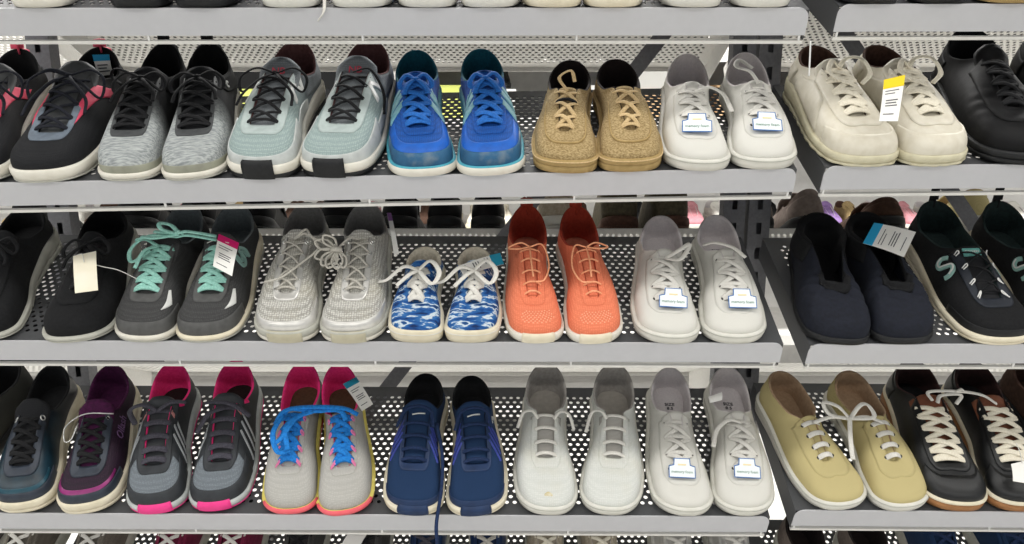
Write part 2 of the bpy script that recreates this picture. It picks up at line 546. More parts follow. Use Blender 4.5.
        k1 = pchip([0, .08, .16, .27, .4, .5], [.80, .78, .66, .55, .42, .42], ua)[:, None] * p['toek']
        bl = pchip([0, .1, .3, .42, .5], [.004, .003, .003, .005, .006], ua)[:, None]
        P1 = P0 + np.hstack([s.nO * bl, H * k1])
        fr = pchip([0, .1, .2, .27, .33, .4, .5], [.56, .56, .52, .42, .28, .16, .10], ua)[:, None]
        dn = pchip([0, .1, .2, .27, .33, .4, .5], [.12, .15, .20, .26, .36, .42, .36], ua)[:, None]
        P2 = T + np.hstack([outd * dist * fr, -H * dn])
        w = np.linspace(0, 1, NVV)[None, :, None]
        B = lambda A: A[:, None, :]
        G = (1 - w) ** 3 * B(P0) + 3 * w * (1 - w) ** 2 * B(P1) + 3 * w * w * (1 - w) * B(P2) + w ** 3 * B(T)
        if p['wr']:
            yy = G[..., 1] / L; rid = np.exp(-((yy - .30) / .10) ** 2)
            G[..., 2] += p['wr'] * rid * np.sin(yy * 85 + 6 * G[..., 0] / W) * np.clip((w[..., 0] - .1) * 3, 0, 1)
        s.G = G
        s.Nn = grid_normals(G, True)
        # make normals point outward
        c = np.array([0, L * .45, .02])
        if np.mean(np.sum(s.Nn * (G - c), axis=2)) < 0: s.Nn = -s.Nn; s.flip = True
        else: s.flip = False
    def S(s, u, v, h=0.0):
        """surface point: u in -.5...5 from the toe round, v 0 at the sole, 1 at the top line"""
        u = np.asarray(u, float); v = np.clip(np.asarray(v, float), 0, 1)
        x = (u % 1.0) * NU; i = np.floor(x).astype(int) % NU; a = (x - np.floor(x))[..., None]; i2 = (i + 1) % NU
        y = v * (NVV - 1); j = np.clip(np.floor(y).astype(int), 0, NVV - 2); b = (y - j)[..., None]
        def bi(A):
            return (A[i, j] * (1 - a) + A[i2, j] * a) * (1 - b) + (A[i, j + 1] * (1 - a) + A[i2, j + 1] * a) * b
        P, n = bi(s.G), bi(s.Nn)
        n = n / np.linalg.norm(n, axis=-1, keepdims=True)
        return P + n * h, n
    def ut(s, t, side):
        """u of the outline point t of the way from toe to heel on a side (+1/-1, + is local x)"""
        nh = NU // 2
        idx = np.arange(nh + 1) if side > 0 else (-np.arange(nh + 1)) % NU
        return side * np.interp(t, s.O[idx, 1] / s.L, np.arange(nh + 1) / NU)
    # -------------------------------------------------------------- standard parts
    def upper(s, m, name='upper'):
        V, F = s.G.reshape(-1, 3), grid_faces(NU, NVV, True, flip=s.flip)
        return s.part(name, (V, F), m)
    def lining(s, m, m_in=None, depth=None):
        p = s.p; ua = np.abs(s.us)
        col = pchip([0, .255, .33, .5], [0, 0, 1, 1], ua)[:, None]
        nx = np.hstack([s.nO, np.zeros((NU, 1))])
        D = s.T[:, :2] - s.O; dd = -D / (np.linalg.norm(D, axis=1, keepdims=True) + 1e-9)
        nt = np.hstack([dd, np.zeros((NU, 1))])
        n = nx * col + nt * (1 - col); n /= np.linalg.norm(n, axis=1, keepdims=True) + 1e-9
        pd = p['pad'] * (.35 + .65 * col)
        z = np.array([0, 0, 1.])
        a = s.T.copy()
        I = np.stack([s.O[:, 0] - s.nO[:, 0] * .009, s.O[:, 1] - s.nO[:, 1] * .009, s.zt + .0016], 1)
        s.I = I
        rows = [a, a - n * pd * .45 + z * pd * .55, a - n * pd * 1.1 + z * pd * .3, a - n * pd * 1.5 - z * pd * .8]
        lo = rows[-1]
        sh = a - n * .0015 - z * .006
        e1 = (lo * .62 + I * .38) - n * .001
        end = I
        rows += [e1 * col + sh * (1 - col), end * col + (sh - z * .001) * (1 - col)]
        G = np.stack(rows, 1)
        s.part('lining', (G.reshape(-1, 3), grid_faces(NU, len(rows), True, flip=s.flip)), m)
        nh = NU // 2
        idx = np.arange(4, nh + 1)
        rr = []
        for f in np.linspace(0, 1, 5):
            rr.append(I[idx] * (1 - f) + I[(-idx) % NU] * f)
        Gi = np.stack(rr, 1)
        s.part('insole', (Gi.reshape(-1, 3), grid_faces(len(idx), 5, flip=True)), m_in or m)
    def band(s, name, m, prof, parent=None, cap_b=True, cap_t=True, bump=None, umask=None, label=None):
        """a ring round the sole: prof = [(offset, fraction of the sole height, extra z)]"""
        rows = []
        for off, f, dz in prof:
            o = off * np.ones(NU)
            if bump is not None and 0.02 < f < .98: o = o + bump
            rows.append(np.stack([s.O[:, 0] + s.nO[:, 0] * o, s.O[:, 1] + s.nO[:, 1] * o, s.zb + s.thk * f + dz], 1))
        G = np.stack(rows, 1); k = len(rows)
        if umask is not None:
            a, b = umask; i0, i1 = int(round(a * NU)), int(round(b * NU))
            ii = np.arange(i0, i1 + 1) % NU
            G = G[ii]
            V = G.reshape(-1, 3); F = grid_faces(len(ii), k, flip=s.flip)
            F += [tuple(range(k)), tuple(range((len(ii) - 1) * k, len(ii) * k))[::-1]]
            return s.part(name, (V, F), m, parent=parent, label=label)
        V = G.reshape(-1, 3); F = grid_faces(NU, k, True, flip=s.flip)
        nh = NU // 2
        for j, on_ in ((0, cap_b), (k - 1, cap_t)):
            if on_:
                for i in range(nh):
                    a, b, c, d = i, i + 1, (-i - 1) % NU, (-i) % NU
                    q = [x * k + j for x in dict.fromkeys((a, b, c, d))]
                    if len(q) >= 3: F.append(tuple(q if j else q[::-1]))
        return s.part(name, (V, F), m, parent=parent, label=label)
    def sole(s, m_mid, m_out=None, split=.28, chunky=0.0, line=None, line_at=.62, flare=0.0):
        o = s.p['sole_out']
        bump = None
        if chunky:
            bump = chunky * (np.sin(np.abs(s.us) * 2 * np.pi * 26) > 0)
        if m_out is not None:
            s.band('outsole', m_out, [(-.004, 0, 0), (o * .8 + flare, .04, 0), (o + flare, split * .6, 0), (o * .9 + flare * .7, split, 0), (-.002, split, 0.0003)], bump=bump)
            b0 = split
        else:
            b0 = 0
        s.band('midsole', m_mid, [(-.003 if b0 == 0 else -.002, b0, 0), (o * .7 + flare * .6, b0 + .03, 0), (o + .0008 + flare * .4, b0 + (1 - b0) * .45, 0), (o + .0004, .93, 0), (o - .0012, 1.0, 0), (-.003, 1.0, 0.0002)], bump=bump if m_out is None else None)
        if line is not None:
            s.band('foxing_line', line, [(o - .0002, line_at, 0), (o + .0016, line_at + .01, 0), (o + .0016, line_at + .06, 0), (o - .0002, line_at + .08, 0)], cap_b=False, cap_t=False)
    def tongue(s, m, label_mat=None):
        p, L = s.p, s.L
        y0, y1 = p['tf'] * L - .012, p['tb'] * L + p['text']
        ys = np.linspace(y0, y1, 22); xs = np.linspace(-1, 1, 13)
        slope = (p['tz'] - p['vz']) / ((p['tb'] - p['tf']) * L)
        G = np.zeros((len(ys), len(xs), 3))
        for i, y in enumerate(ys):
            f = (y / L - p['tf']) / (p['tb'] - p['tf'])
            gw = p['gf'] + (p['gb'] - p['gf']) * np.clip(f, 0, 1.2) + p['tw']
            if y > p['tb'] * L + p['text'] * .45:
                gw *= 1 - .32 * ((y - p['tb'] * L - p['text'] * .45) / (p['text'] * .55)) ** 2
            z = p['vz'] + slope * (y - p['tf'] * L) - .004
            ex = max(0, y - p['tb'] * L)
            z += p['tup'] * ex
            for j, x in enumerate(xs):
                G[i, j] = (x * gw, y, z + .005 * (1 - x * x) - .010 * max(0, abs(x) - .62))
        s.TG = G
        V, F = sheet(G, .0035, -grid_normals(G) if grid_normals(G)[5, 6, 2] < 0 else None)
        o = s.part('tongue', (V, F), m)
        return o
    def tongue_pt(s, fy, fx, h=.001):
        G = s.TG; a = fy * (G.shape[0] - 1); b = (fx + 1) / 2 * (G.shape[1] - 1)
        i, j = min(int(a), G.shape[0] - 2), min(int(b), G.shape[1] - 2); a -= i; b -= j
        q = (G[i, j] * (1 - a) + G[i + 1, j] * a) * (1 - b) + (G[i, j + 1] * (1 - a) + G[i + 1, j + 1] * a) * b
        return q + np.array([0, -h * .4, h])
    # -------------------------------------------------------------- overlays
    def patch(s, name, m, U, V, h=.0012, parent=None, label=None):
        P, n = s.S(U, V, h)
        g = grid_normals(P)
        VF = sheet(P, h + .0012, n)
        if np.mean(np.sum(g * n, axis=2)) < 0:
            VF = (VF[0], [f[::-1] for f in VF[1]])
        return s.part(name, VF, m, parent=parent, label=label)
    def cap(s, name, m, u0, v_fn, h=.0012, v0=0.0, nu=41, nv=10, **k):
        u = np.linspace(-u0, u0, nu); V1 = np.array([v_fn(x / u0) for x in u])
        f = np.linspace(0, 1, nv)
        return s.patch(name, m, np.repeat(u[:, None], nv, 1), v0 + (V1[:, None] - v0) * f[None], h, **k)
    def heel(s, name, m, du, v1, h=.0012, v0=0.0, nu=25, nv=10, **k):
        u = .5 + np.linspace(-du, du, nu); f = np.linspace(0, 1, nv)
        V1 = v1 * np.ones(nu) if not callable(v1) else np.array([v1(x) for x in np.linspace(-1, 1, nu)])
        return s.patch(name, m, np.repeat(u[:, None], nv, 1), v0 + (V1[:, None] - v0) * f[None], h, **k)
    def quad(s, name, m, side, pts, h=.0012, n=9, **k):
        """pts: four (t, v) corners, t the way along the outline from toe to heel"""
        a, b = np.meshgrid(np.linspace(0, 1, n), np.linspace(0, 1, n), indexing='ij')
        q = np.array(pts, float)
        Tt = (1 - a) * (1 - b) * q[0, 0] + a * (1 - b) * q[1, 0] + a * b * q[2, 0] + (1 - a) * b * q[3, 0]
        Vv = (1 - a) * (1 - b) * q[0, 1] + a * (1 - b) * q[1, 1] + a * b * q[2, 1] + (1 - a) * b * q[3, 1]
        return s.patch(name, m, s.ut(Tt, side), Vv, h, **k)
    def stroke(s, name, m, side, pts, w=.0022, h=.0015, close=False, smooth=True, **k):
        """a ribbon of half width w along (t, v) points"""
        C = crom(np.array(pts, float), 6) if smooth and len(pts) > 2 else np.vstack([np.linspace(pts[i], pts[i + 1], 5)[:-1] for i in range(len(pts) - 1)] + [np.array(pts[-1])[None]])
        P, n = s.S(s.ut(C[:, 0], side), C[:, 1], 0)
        t = np.gradient(P, axis=0); t /= np.linalg.norm(t, axis=1, keepdims=True) + 1e-9
        sd = np.cross(n, t); sd /= np.linalg.norm(sd, axis=1, keepdims=True) + 1e-9
        G = np.stack([P - sd * w + n * h, P + sd * w + n * h], 1)
        return s.part(name, sheet(G, h + .0008, np.stack([n, n], 1)), m, smooth=False, **k)
    def eyestay(s, m, v0=.82, u0=.268, vfront=.84, h=.0014, name='eyestay'):
        u = np.linspace(-u0, u0, 61); f = np.linspace(0, 1, 6)
        V0 = np.array([vfront + (v0 - vfront) * min(1, abs(x) / .10) for x in u])
        return s.patch(name, m, np.repeat(u[:, None], 6, 1), V0[:, None] + (1 - V0[:, None]) * f[None], h)
    # -------------------------------------------------------------- laces
    def eye_uv(s, n=None, ua=.088, ub=.252, v=.92):
        n = n or s.p['eyes']
        return [(u, v) for u in np.linspace(ua, ub, n)]
    def eyelets(s, m, n=None, r=.0026, v=.92, ring=False, ua=.088, ub=.252, mring=None):
        me = None
        for u, vv in s.eye_uv(n, ua, ub, v):
            for sd in (1, -1):
                P, nn = s.S(np.array(u * sd), np.array(vv), .0016)
                a = np.linspace(0, 2 * np.pi, 10, endpoint=False)
                z = np.array(nn); x = np.cross(z, [0, 1, 0]); x /= np.linalg.norm(x); y = np.cross(z, x)
                if ring:
                    pts = [P + (x * np.cos(q) + y * np.sin(q)) * r for q in a]; pts = pts + pts[:2]
                    VF = tube(pts, .0010, .0010, n=1, seg=6, up=z, smooth=False)
                else:
                    rimv = [P + (x * np.cos(q) + y * np.sin(q)) * r for q in a]
                    lo = [w - z * .0022 for w in rimv]
                    VF = (np.array(rimv + lo), [tuple(range(10))] + [(i + 10, (i + 1) % 10 + 10, (i + 1) % 10, i) for i in range(10)])
                s.part('eyelet', VF, m, smooth=False)
    def lace(s, m, style='bars', n=None, w=.0032, h=.0009, v=.92, ua=.088, ub=.252, extra=(), lift=.004, name='lace', first_bar=True, world_extra=()):
        """style: bars (straight rungs), cross (X), mixed; extra: local point lists laid loose; world_extra: in world space"""
        E = s.eye_uv(n, ua, ub, v); n = len(E)
        def pt(k, sd, hh=.0018):
            P, nn = s.S(np.array(E[k][0] * sd), np.array(E[k][1]), hh); return P, nn
        tubes = []
        def rung(k0, s0, k1, s1, lf):
            a, na = pt(k0, s0, -.0012); a2, _ = pt(k0, s0, .0022); b, nb = pt(k1, s1, -.0012); b2, _ = pt(k1, s1, .0022)
            inn = (b2 - a2); 
            q = [a, a2 + inn * .05, a2 + inn * .3 + np.array([0, 0, lf]), a2 + inn * .5 + np.array([0, 0, lf * 1.15]), a2 + inn * .7 + np.array([0, 0, lf]), b2 - inn * .05, b]
            up = (na + nb); up = up / np.linalg.norm(up)
            tubes.append(tube(q, w, h, n=4, seg=8, up=up))
        if style in ('bars', 'mixed'):
            for k in range(n): rung(k, -1, k, 1, lift)
        if style in ('cross', 'mixed'):
            if first_bar: rung(0, -1, 0, 1, lift * .8)
            for k in range(n - 1):
                rung(k, -1, k + 1, 1, lift); rung(k, 1, k + 1, -1, lift * 1.5)
        for e in extra: tubes.append(tube(e, w * .9, max(h, w * .35), n=7, seg=8))
        for e in world_extra: tubes.append(tube(s.to_local(e), w * .9, max(h, w * .35), n=7, seg=8, up=s.to_local([s.Mn[:3, 3] + np.array([0, -.4, .9])])[0]))
        return s.part(name, join(tubes), m)
    def knot(s, dy=0.0, dz=.006):
        return np.array([0, s.p['tb'] * s.L - .012 + dy, s.p['tz'] + dz])
    def bow(s, k=None, size=.03, drop=.012, tails=True, spread=1.0):
        """loose loops and tails of a tied bow lying on the vamp"""
        k = s.knot() if k is None else np.asarray(k, float)
        out = []
        for sd in (1, -1):
            out.append([k, k + np.array([sd * size * .6 * spread, .004, .006]), k + np.array([sd * size * 1.05 * spread, -size * .25, -.002]), k + np.array([sd * size * .95 * spread, -size * .6, -drop]), k + np.array([sd * size * .45 * spread, -size * .35, -drop * .2]), k + np.array([0, 0, .001])])
            if tails:
                out.append([k, k + np.array([sd * size * .3, -size * .5, .002]), k + np.array([sd * size * .75, -size * 1.0, -drop * .6]), k + np.array([sd * size * .85, -size * 1.5, -drop * 1.1])])
        out.append([k + np.array([-.004, .001, .001]), k + np.array([0, -.003, .004]), k + np.array([.004, .001, .001])])
        return out

def card(name, label, cat, corners, m, bands=(), lines=(), th=.0006, string=None, m_str=None, group=None, hole=False, parent=None):
    """a small flat tag: corners TL, TR, BR, BL in world space; bands [(f0, f1, material)], lines [(f, a, b, thick, material)] down its height"""
    TL, TR, BR, BL = [np.asarray(c, float) for c in corners]
    n = np.cross(TR - TL, BL - TL); n /= np.linalg.norm(n)
    if n @ (CAM - TL) < 0: n = -n
    c = (TL + TR + BR + BL) / 4
    def q(u, v, h):
        return (TL * (1 - u) + TR * u) * (1 - v) + (BL * (1 - u) + BR * u) * v + n * (h + .0016 * math.sin(math.pi * v)) - c
    def plate(u0, u1, v0, v1, h, t, nn=5):
        G = np.array([[q(u0 + (u1 - u0) * i, v0 + (v1 - v0) * j, h) for j in np.linspace(0, 1, nn)] for i in (0, .5, 1)])
        return sheet(G, t, np.broadcast_to(n, G.shape))
    root = empty(name, Matrix.Translation(c))
    if parent is None: tag(root, label, cat, group)
    mesh_obj('card', *plate(0, 1, 0, 1, 0, th), m, root, smooth=False)
    for f0, f1, mm in bands:
        mesh_obj('header_band', *plate(-.005, 1.005, f0, f1, .0004, .0005), mm, root, smooth=False)
    if lines:
        mesh_obj('printing', *join([plate(a, b, f - t / 2, f + t / 2, .0003, .0003, 3) for f, a, b, t in lines]), M_INK, root, smooth=False)
    if string is not None:
        mesh_obj('tag_string', *tube([np.asarray(x) - c for x in string], .0006, seg=6), m_str, root)
    return root
def text_mesh(txt, size, depth=.0003):
    cu = bpy.data.curves.new('t', 'FONT'); cu.body = txt; cu.size = size; cu.align_x = 'CENTER'; cu.align_y = 'CENTER'; cu.extrude = depth; cu.resolution_u = 2
    o = bpy.data.objects.new('t', cu); COL.objects.link(o)
    dg = bpy.context.evaluated_depsgraph_get()
    me = o.evaluated_get(dg).to_mesh()
    V = np.array([v.co[:] for v in me.vertices]); F = [tuple(p.vertices) for p in me.polygons]
    o.evaluated_get(dg).to_mesh_clear()
    bpy.data.objects.remove(o); bpy.data.curves.remove(cu)
    return V, F
def place_text(V, o, ex, ey):
    ex = np.asarray(ex, float); ey = np.asarray(ey, float); ex /= np.linalg.norm(ex); ey = ey - ex * (ey @ ex); ey /= np.linalg.norm(ey)
    n = np.cross(ex, ey)
    return o + V[:, :1] * ex + V[:, 1:2] * ey + V[:, 2:3] * n
M_INK = mat('tag_ink', '#5a5a5e', rough=.8, bump=0)
M_PAPER = mat('tag_paper', '#f1efe9', rough=.7, bump=0)
M_TSTR = mat('tag_thread', '#d8d6d0', rough=.6, bump=0)
# ------------------------------------------------------------------ shoe materials
TONE = 1.03
white_canvas = mat('white_canvas', '#dddbd3', '#d5d3ca', scale=420, bump=.25, kind='weave', rough=.85, dirt='#cfccc2', dirtamt=.25)
white_rubber = mat('white_rubber', '#dddbd2', '#d6d4ca', scale=60, bump=.03, rough=.5, dirt='#cdc9ba', dirtamt=.3)
white_lining = mat('grey_white_lining', '#d0c9c8', '#c6bfbf', scale=300, bump=.1, rough=.9)
white_lace = mat('white_lace', '#e2dfd7', '#d5d2ca', scale=500, bump=.3, rough=.9)
cream_lace = mat('cream_lace', '#ebe4d2', '#ddd5c0', scale=500, bump=.3, rough=.9)
dark_eye = mat('dark_eyelet', '#2a2927', rough=.6, bump=0)
silver_eye = mat('silver_eyelet', '#c9c9c6', rough=.3, metal=.8, bump=0)
black_knit = mat('black_knit', '#0c0c0e', '#141517', scale=260, bump=.4, rough=.9)
black_mesh = mat('black_mesh', '#0b0b0d', '#191a1d', kind='voronoi', scale=420, lo=.1, hi=.5, bump=.3, rough=.85)
black_lace = mat('black_lace', '#0a0a0c', '#141518', scale=500, bump=.4, rough=.85)
navy_black_lace = mat('blue_black_lace', '#0d0f16', '#1a1d28', scale=500, bump=.4, rough=.85)
black_rubber = mat('black_rubber', '#131415', '#1a1b1d', scale=200, bump=.1, rough=.55)
black_lining = mat('black_lining', '#08080a', '#101113', scale=200, bump=.2, rough=.95)
black_leather = mat('black_leather', '#09090a', '#0d0d0f', scale=90, bump=.35, rough=.6, spec=.2)
black_leather_matt = mat('black_soft_leather', '#0e0f10', '#151617', scale=70, bump=.3, rough=.42, spec=.45)
grey_plastic = mat('grey_tongue', '#6a6e70', '#5b5f61', scale=60, rough=.6)
pink = mat('pink_overlay', '#e6506c', '#d94763', scale=80, rough=.6)
hot_pink = mat('hot_pink_rubber', '#f0408f', '#ea3a88', scale=80, rough=.5, bump=.05)
pink_lining = mat('pink_lining', '#ff3c88', '#f02e7a', scale=250, bump=.3, rough=.9)
offwhite_sole = mat('off_white_sole', '#e3dfd3', '#d9d4c6', scale=40, rough=.55, bump=.05, dirt='#b5ae9c', dirtamt=.4)
greywhite_sole = mat('grey_white_sole', '#b9b8ad', '#aeada3', scale=60, rough=.6, bump=.1)
cream_sole = mat('cream_sole', '#e9e0c8', '#ddd3b9', scale=40, rough=.55, bump=.05, dirt='#b3a585', dirtamt=.4)
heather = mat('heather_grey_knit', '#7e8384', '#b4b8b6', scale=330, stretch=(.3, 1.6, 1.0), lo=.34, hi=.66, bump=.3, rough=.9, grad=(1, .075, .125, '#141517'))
olive_toe = mat('scuffed_grey_toe', '#9a9b8a', '#85867a', scale=40, rough=.6, dirt='#6d6c58', dirtamt=.5)
grey_stay = mat('grey_eyestay', '#4a4c4d', '#404243', scale=120, rough=.6)
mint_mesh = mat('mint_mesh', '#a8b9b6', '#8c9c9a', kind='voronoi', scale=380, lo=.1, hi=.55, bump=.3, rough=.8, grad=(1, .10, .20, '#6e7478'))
silver_over = mat('silver_overlay', '#c3c7c5', '#b2b7b5', scale=60, rough=.4, dirt='#a39e92', dirtamt=.4)
mint_stay = mat('pale_mint_overlay', '#b4c0bd', '#a8b4b1', scale=90, rough=.55)
grey_mesh = mat('grey_mesh', '#969b9e', '#7e8386', kind='voronoi', scale=420, lo=.1, hi=.55, bump=.3, rough=.85)
maroon_lining = mat('maroon_lining', '#6a4746', '#5b3b3a', scale=250, bump=.2, rough=.9)
red_print = mat('red_print', '#f0556a', rough=.7, bump=0)
blue_knit = mat('blue_mesh', '#0d58b2', '#0c4288', kind='voronoi', scale=400, lo=.1, hi=.6, bump=.3, rough=.75)
blue_bright = mat('blue_overlay', '#0a5cbc', '#0b50a6', scale=60, rough=.5)
blue_lace = mat('blue_lace', '#226cc0', '#1a57a0', scale=500, bump=.3, rough=.8)
blue_dark = mat('dark_blue_toe', '#2a5c80', '#234f70', scale=45, rough=.6, dirt='#9aa4a4', dirtamt=.9)
teal_lining = mat('teal_lining', '#0f5a6c', '#0c4b5b', scale=250, bump=.2, rough=.9)
stripe_teal = mat('worn_teal_stripe', '#8fb9bf', '#5f98a6', scale=70, rough=.6)
teal_mid = mat('teal_midsole', '#4fa6b8', '#3f93a6', scale=50, rough=.55)
tan_weave = mat('tan_burlap', '#baa377', '#87714a', kind='noise', scale=520, stretch=(.7, 1, 1), lo=.34, hi=.66, bump=.6, rough=.95)
tan_rib = mat('tan_toe_rib', '#b09665', '#a18857', scale=90, rough=.85, bump=.2)
tan_lace = mat('tan_lace', '#d6bb8e', '#c1a677', scale=500, bump=.3, rough=.9)
brown_lining = mat('brown_lining', '#5b4136', '#4c352b', scale=200, bump=.2, rough=.9)
dark_lining = mat('dark_brown_lining', '#241b19', '#1c1514', scale=200, bump=.2, rough=.95)
cream_leather = mat('cream_leather', '#dcd6c6', '#d3ccba', scale=80, bump=.25, rough=.5, dirt='#bdb49d', dirtamt=.35)
yellow_sole = mat('yellowed_sole', '#d3cdb2', '#c6bfa2', scale=60, rough=.55, bump=.05)
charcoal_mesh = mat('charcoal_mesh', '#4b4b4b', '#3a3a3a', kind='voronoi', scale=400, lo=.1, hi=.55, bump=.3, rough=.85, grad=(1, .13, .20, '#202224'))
charcoal_over = mat('charcoal_overlay', '#565655', '#4b4b4a', scale=80, rough=.6)
teal_lace = mat('mint_green_lace', '#9dcfc2', '#84bbad', scale=400, bump=.4, rough=.85)
grey_lining = mat('grey_lining', '#6f7678', '#62696b', scale=250, bump=.2, rough=.9)
reflect = mat('pale_reflector', '#dcdcd8', rough=.35, bump=0)
silver_knit = mat('silver_knit', '#dcdad3', '#98968f', kind='voronoi', scale=300, lo=.12, hi=.62, bump=.5, rough=.8, dirt='#b2a98c', dirtamt=.3)
silver_cap = mat('silver_toe_leather', '#d6d4cf', '#c8c6c1', scale=60, rough=.28, metal=.35, bump=.08)
silver_lace = mat('silver_cord', '#c6c2b8', '#a9a59b', scale=600, bump=.4, rough=.7)
silver_lining = mat('silver_grey_lining', '#8d8b88', '#7f7d7a', scale=250, bump=.2, rough=.9)
tie_dye = mat('tie_dye_canvas', '#1b3f78', scale=62, stretch=(.6, 1.7, 1), bump=.2, rough=.9,
              stops=[(.34, '#122a55'), (.43, '#1b4c8c'), (.52, '#336aa4'), (.555, '#c9d4db'), (.595, '#c4d0d8'), (.63, '#24568f'), (.74, '#102850')])
fleece = mat('cream_fleece', '#cbc3b2', '#b3ab99', scale=260, bump=.8, rough=1)
coral = mat('coral_knit', '#ef8a68', '#e17a58', kind='voronoi', scale=330, lo=.12, hi=.6, bump=.5, rough=.9)
coral_dots = mat('coral_perforation', '#f4b393', '#e9a17e', scale=300, bump=0, rough=.9)
coral_lining = mat('rust_lining', '#a43a26', '#93301f', scale=220, bump=.2, rough=.9)
coral_in = mat('rust_insole', '#b66a55', '#a25a46', scale=120, bump=.1, rough=.9)
coral_lace = mat('coral_cord', '#fbb58c', '#f2a274', scale=600, bump=.3, rough=.85)
navy_cloth = mat('navy_stretch_cloth', '#171b27', '#11141e', scale=200, bump=.25, rough=.85)
navy_knit = mat('navy_knit', '#1b3a60', '#122848', kind='wave', scale=260, lo=.2, hi=.8, bump=.4, rough=.85)
navy_over = mat('navy_overlay', '#1d3459', '#182c4d', scale=60, rough=.5)
purple_stripe = mat('violet_blue_stripe', '#4552a8', '#3b4796', scale=80, rough=.6)
navy_lace = mat('navy_lace', '#1c3157', '#152544', scale=500, bump=.4, rough=.85)
teal_black = mat('dark_teal_synthetic', '#17323f', '#0e1f28', scale=40, rough=.35, bump=.1, grad=(1, .10, .2, '#191621'))
purple_black = mat('dark_plum_mesh', '#33152f', '#1e0f1f', kind='voronoi', scale=400, lo=.1, hi=.55, bump=.3, rough=.7)
plum_over = mat('plum_overlay', '#8f1f6e', '#5d1549', scale=30, rough=.3, spec=.6)
plum_lining = mat('plum_lining', '#4a1240', '#3a0e33', scale=200, bump=.2, rough=.9)
dark_slate = mat('dark_slate_overlay', '#333a45', '#2a303a', scale=60, rough=.45)
grey_vamp = mat('blue_grey_mesh', '#868e94', '#6b7278', kind='voronoi', scale=430, lo=.1, hi=.5, bump=.4, rough=.85)
dark_over = mat('dark_grey_overlay', '#33363a', '#2b2e31', scale=60, rough=.6)
charcoal_lace = mat('charcoal_lace', '#4c4a53', '#38373f', scale=500, bump=.4, rough=.85)
silver_trim = mat('silver_trim', '#a9adaf', rough=.4, bump=0)
lt_grey_mesh = mat('light_grey_mesh', '#c0beb8', '#aeaca6', kind='voronoi', scale=420, lo=.1, hi=.55, bump=.2, rough=.85, dirt='#a29c90', dirtamt=.25)
rainbow = mat('rainbow_sole', '#e8505c', kind='noise', scale=.01, bump=0, rough=.5)
yellow_mid = mat('yellow_midsole', '#efe07a', '#e8d56a', scale=40, rough=.5, bump=.03)
coral_out = mat('coral_outsole', '#ee6a72', '#e85f68', scale=40, rough=.5, bump=.03)
pink_loop = mat('pink_lace_loop', '#e27fa8', rough=.8, bump=0)
bright_blue_lace = mat('bright_blue_lace', '#1f86dc', '#186fbb', scale=300, bump=.4, rough=.8)
olive_insole = mat('olive_insole', '#5c4a35', '#4d3e2c', scale=200, bump=.1, rough=.95)
white_knit = mat('white_knit', '#dfe0db', '#d0d2cc', kind='voronoi', scale=360, lo=.1, hi=.6, bump=.3, rough=.9, dirt='#cfc7ae', dirtamt=.25)
grey_mesh_tongue = mat('grey_white_tongue', '#b3b0aa', '#9b9892', kind='wave', scale=160, lo=.2, hi=.8, bump=.3, rough=.9)
khaki = mat('khaki_canvas', '#c4b683', '#b7a976', scale=420, kind='weave', bump=.3, rough=.9)
khaki_lining = mat('khaki_lining', '#a98e72', '#9c8166', scale=200, bump=.2, rough=.9)
gum = mat('gum_sole', '#a8764a', '#9a6a40', scale=60, rough=.55, bump=.05)
brown_in = mat('tan_tongue', '#7a4a34', '#6a3f2c', scale=90, rough=.7)
brown_suede = mat('brown_suede', '#4a3428', '#3b281e', scale=160, bump=.5, rough=.95)
teal_label = mat('teal_woven_label', '#6fb0a8', '#5d9c95', scale=200, rough=.7)
mint_logo = mat('mint_grey_logo', '#8fb5ad', rough=.5, bump=0)
sticker_blue = mat('sticker_blue', '#2f66a8', rough=.5, bump=0)
sticker_white = mat('sticker_white', '#eef4f5', rough=.5, bump=0)
sticker_text = mat('sticker_text', '#8fa89a', rough=.6, bump=0)
magenta_tag = mat('magenta_tag_band', '#d2186a', rough=.6, bump=0)
cyan_tag = mat('cyan_tag_band', '#1e9fd0', rough=.6, bump=0)
teal_tag = mat('teal_tag_band', '#1b8fae', rough=.6, bump=0)
yellow_tag = mat('yellow_tag_band', '#f2d21c', rough=.6, bump=0)

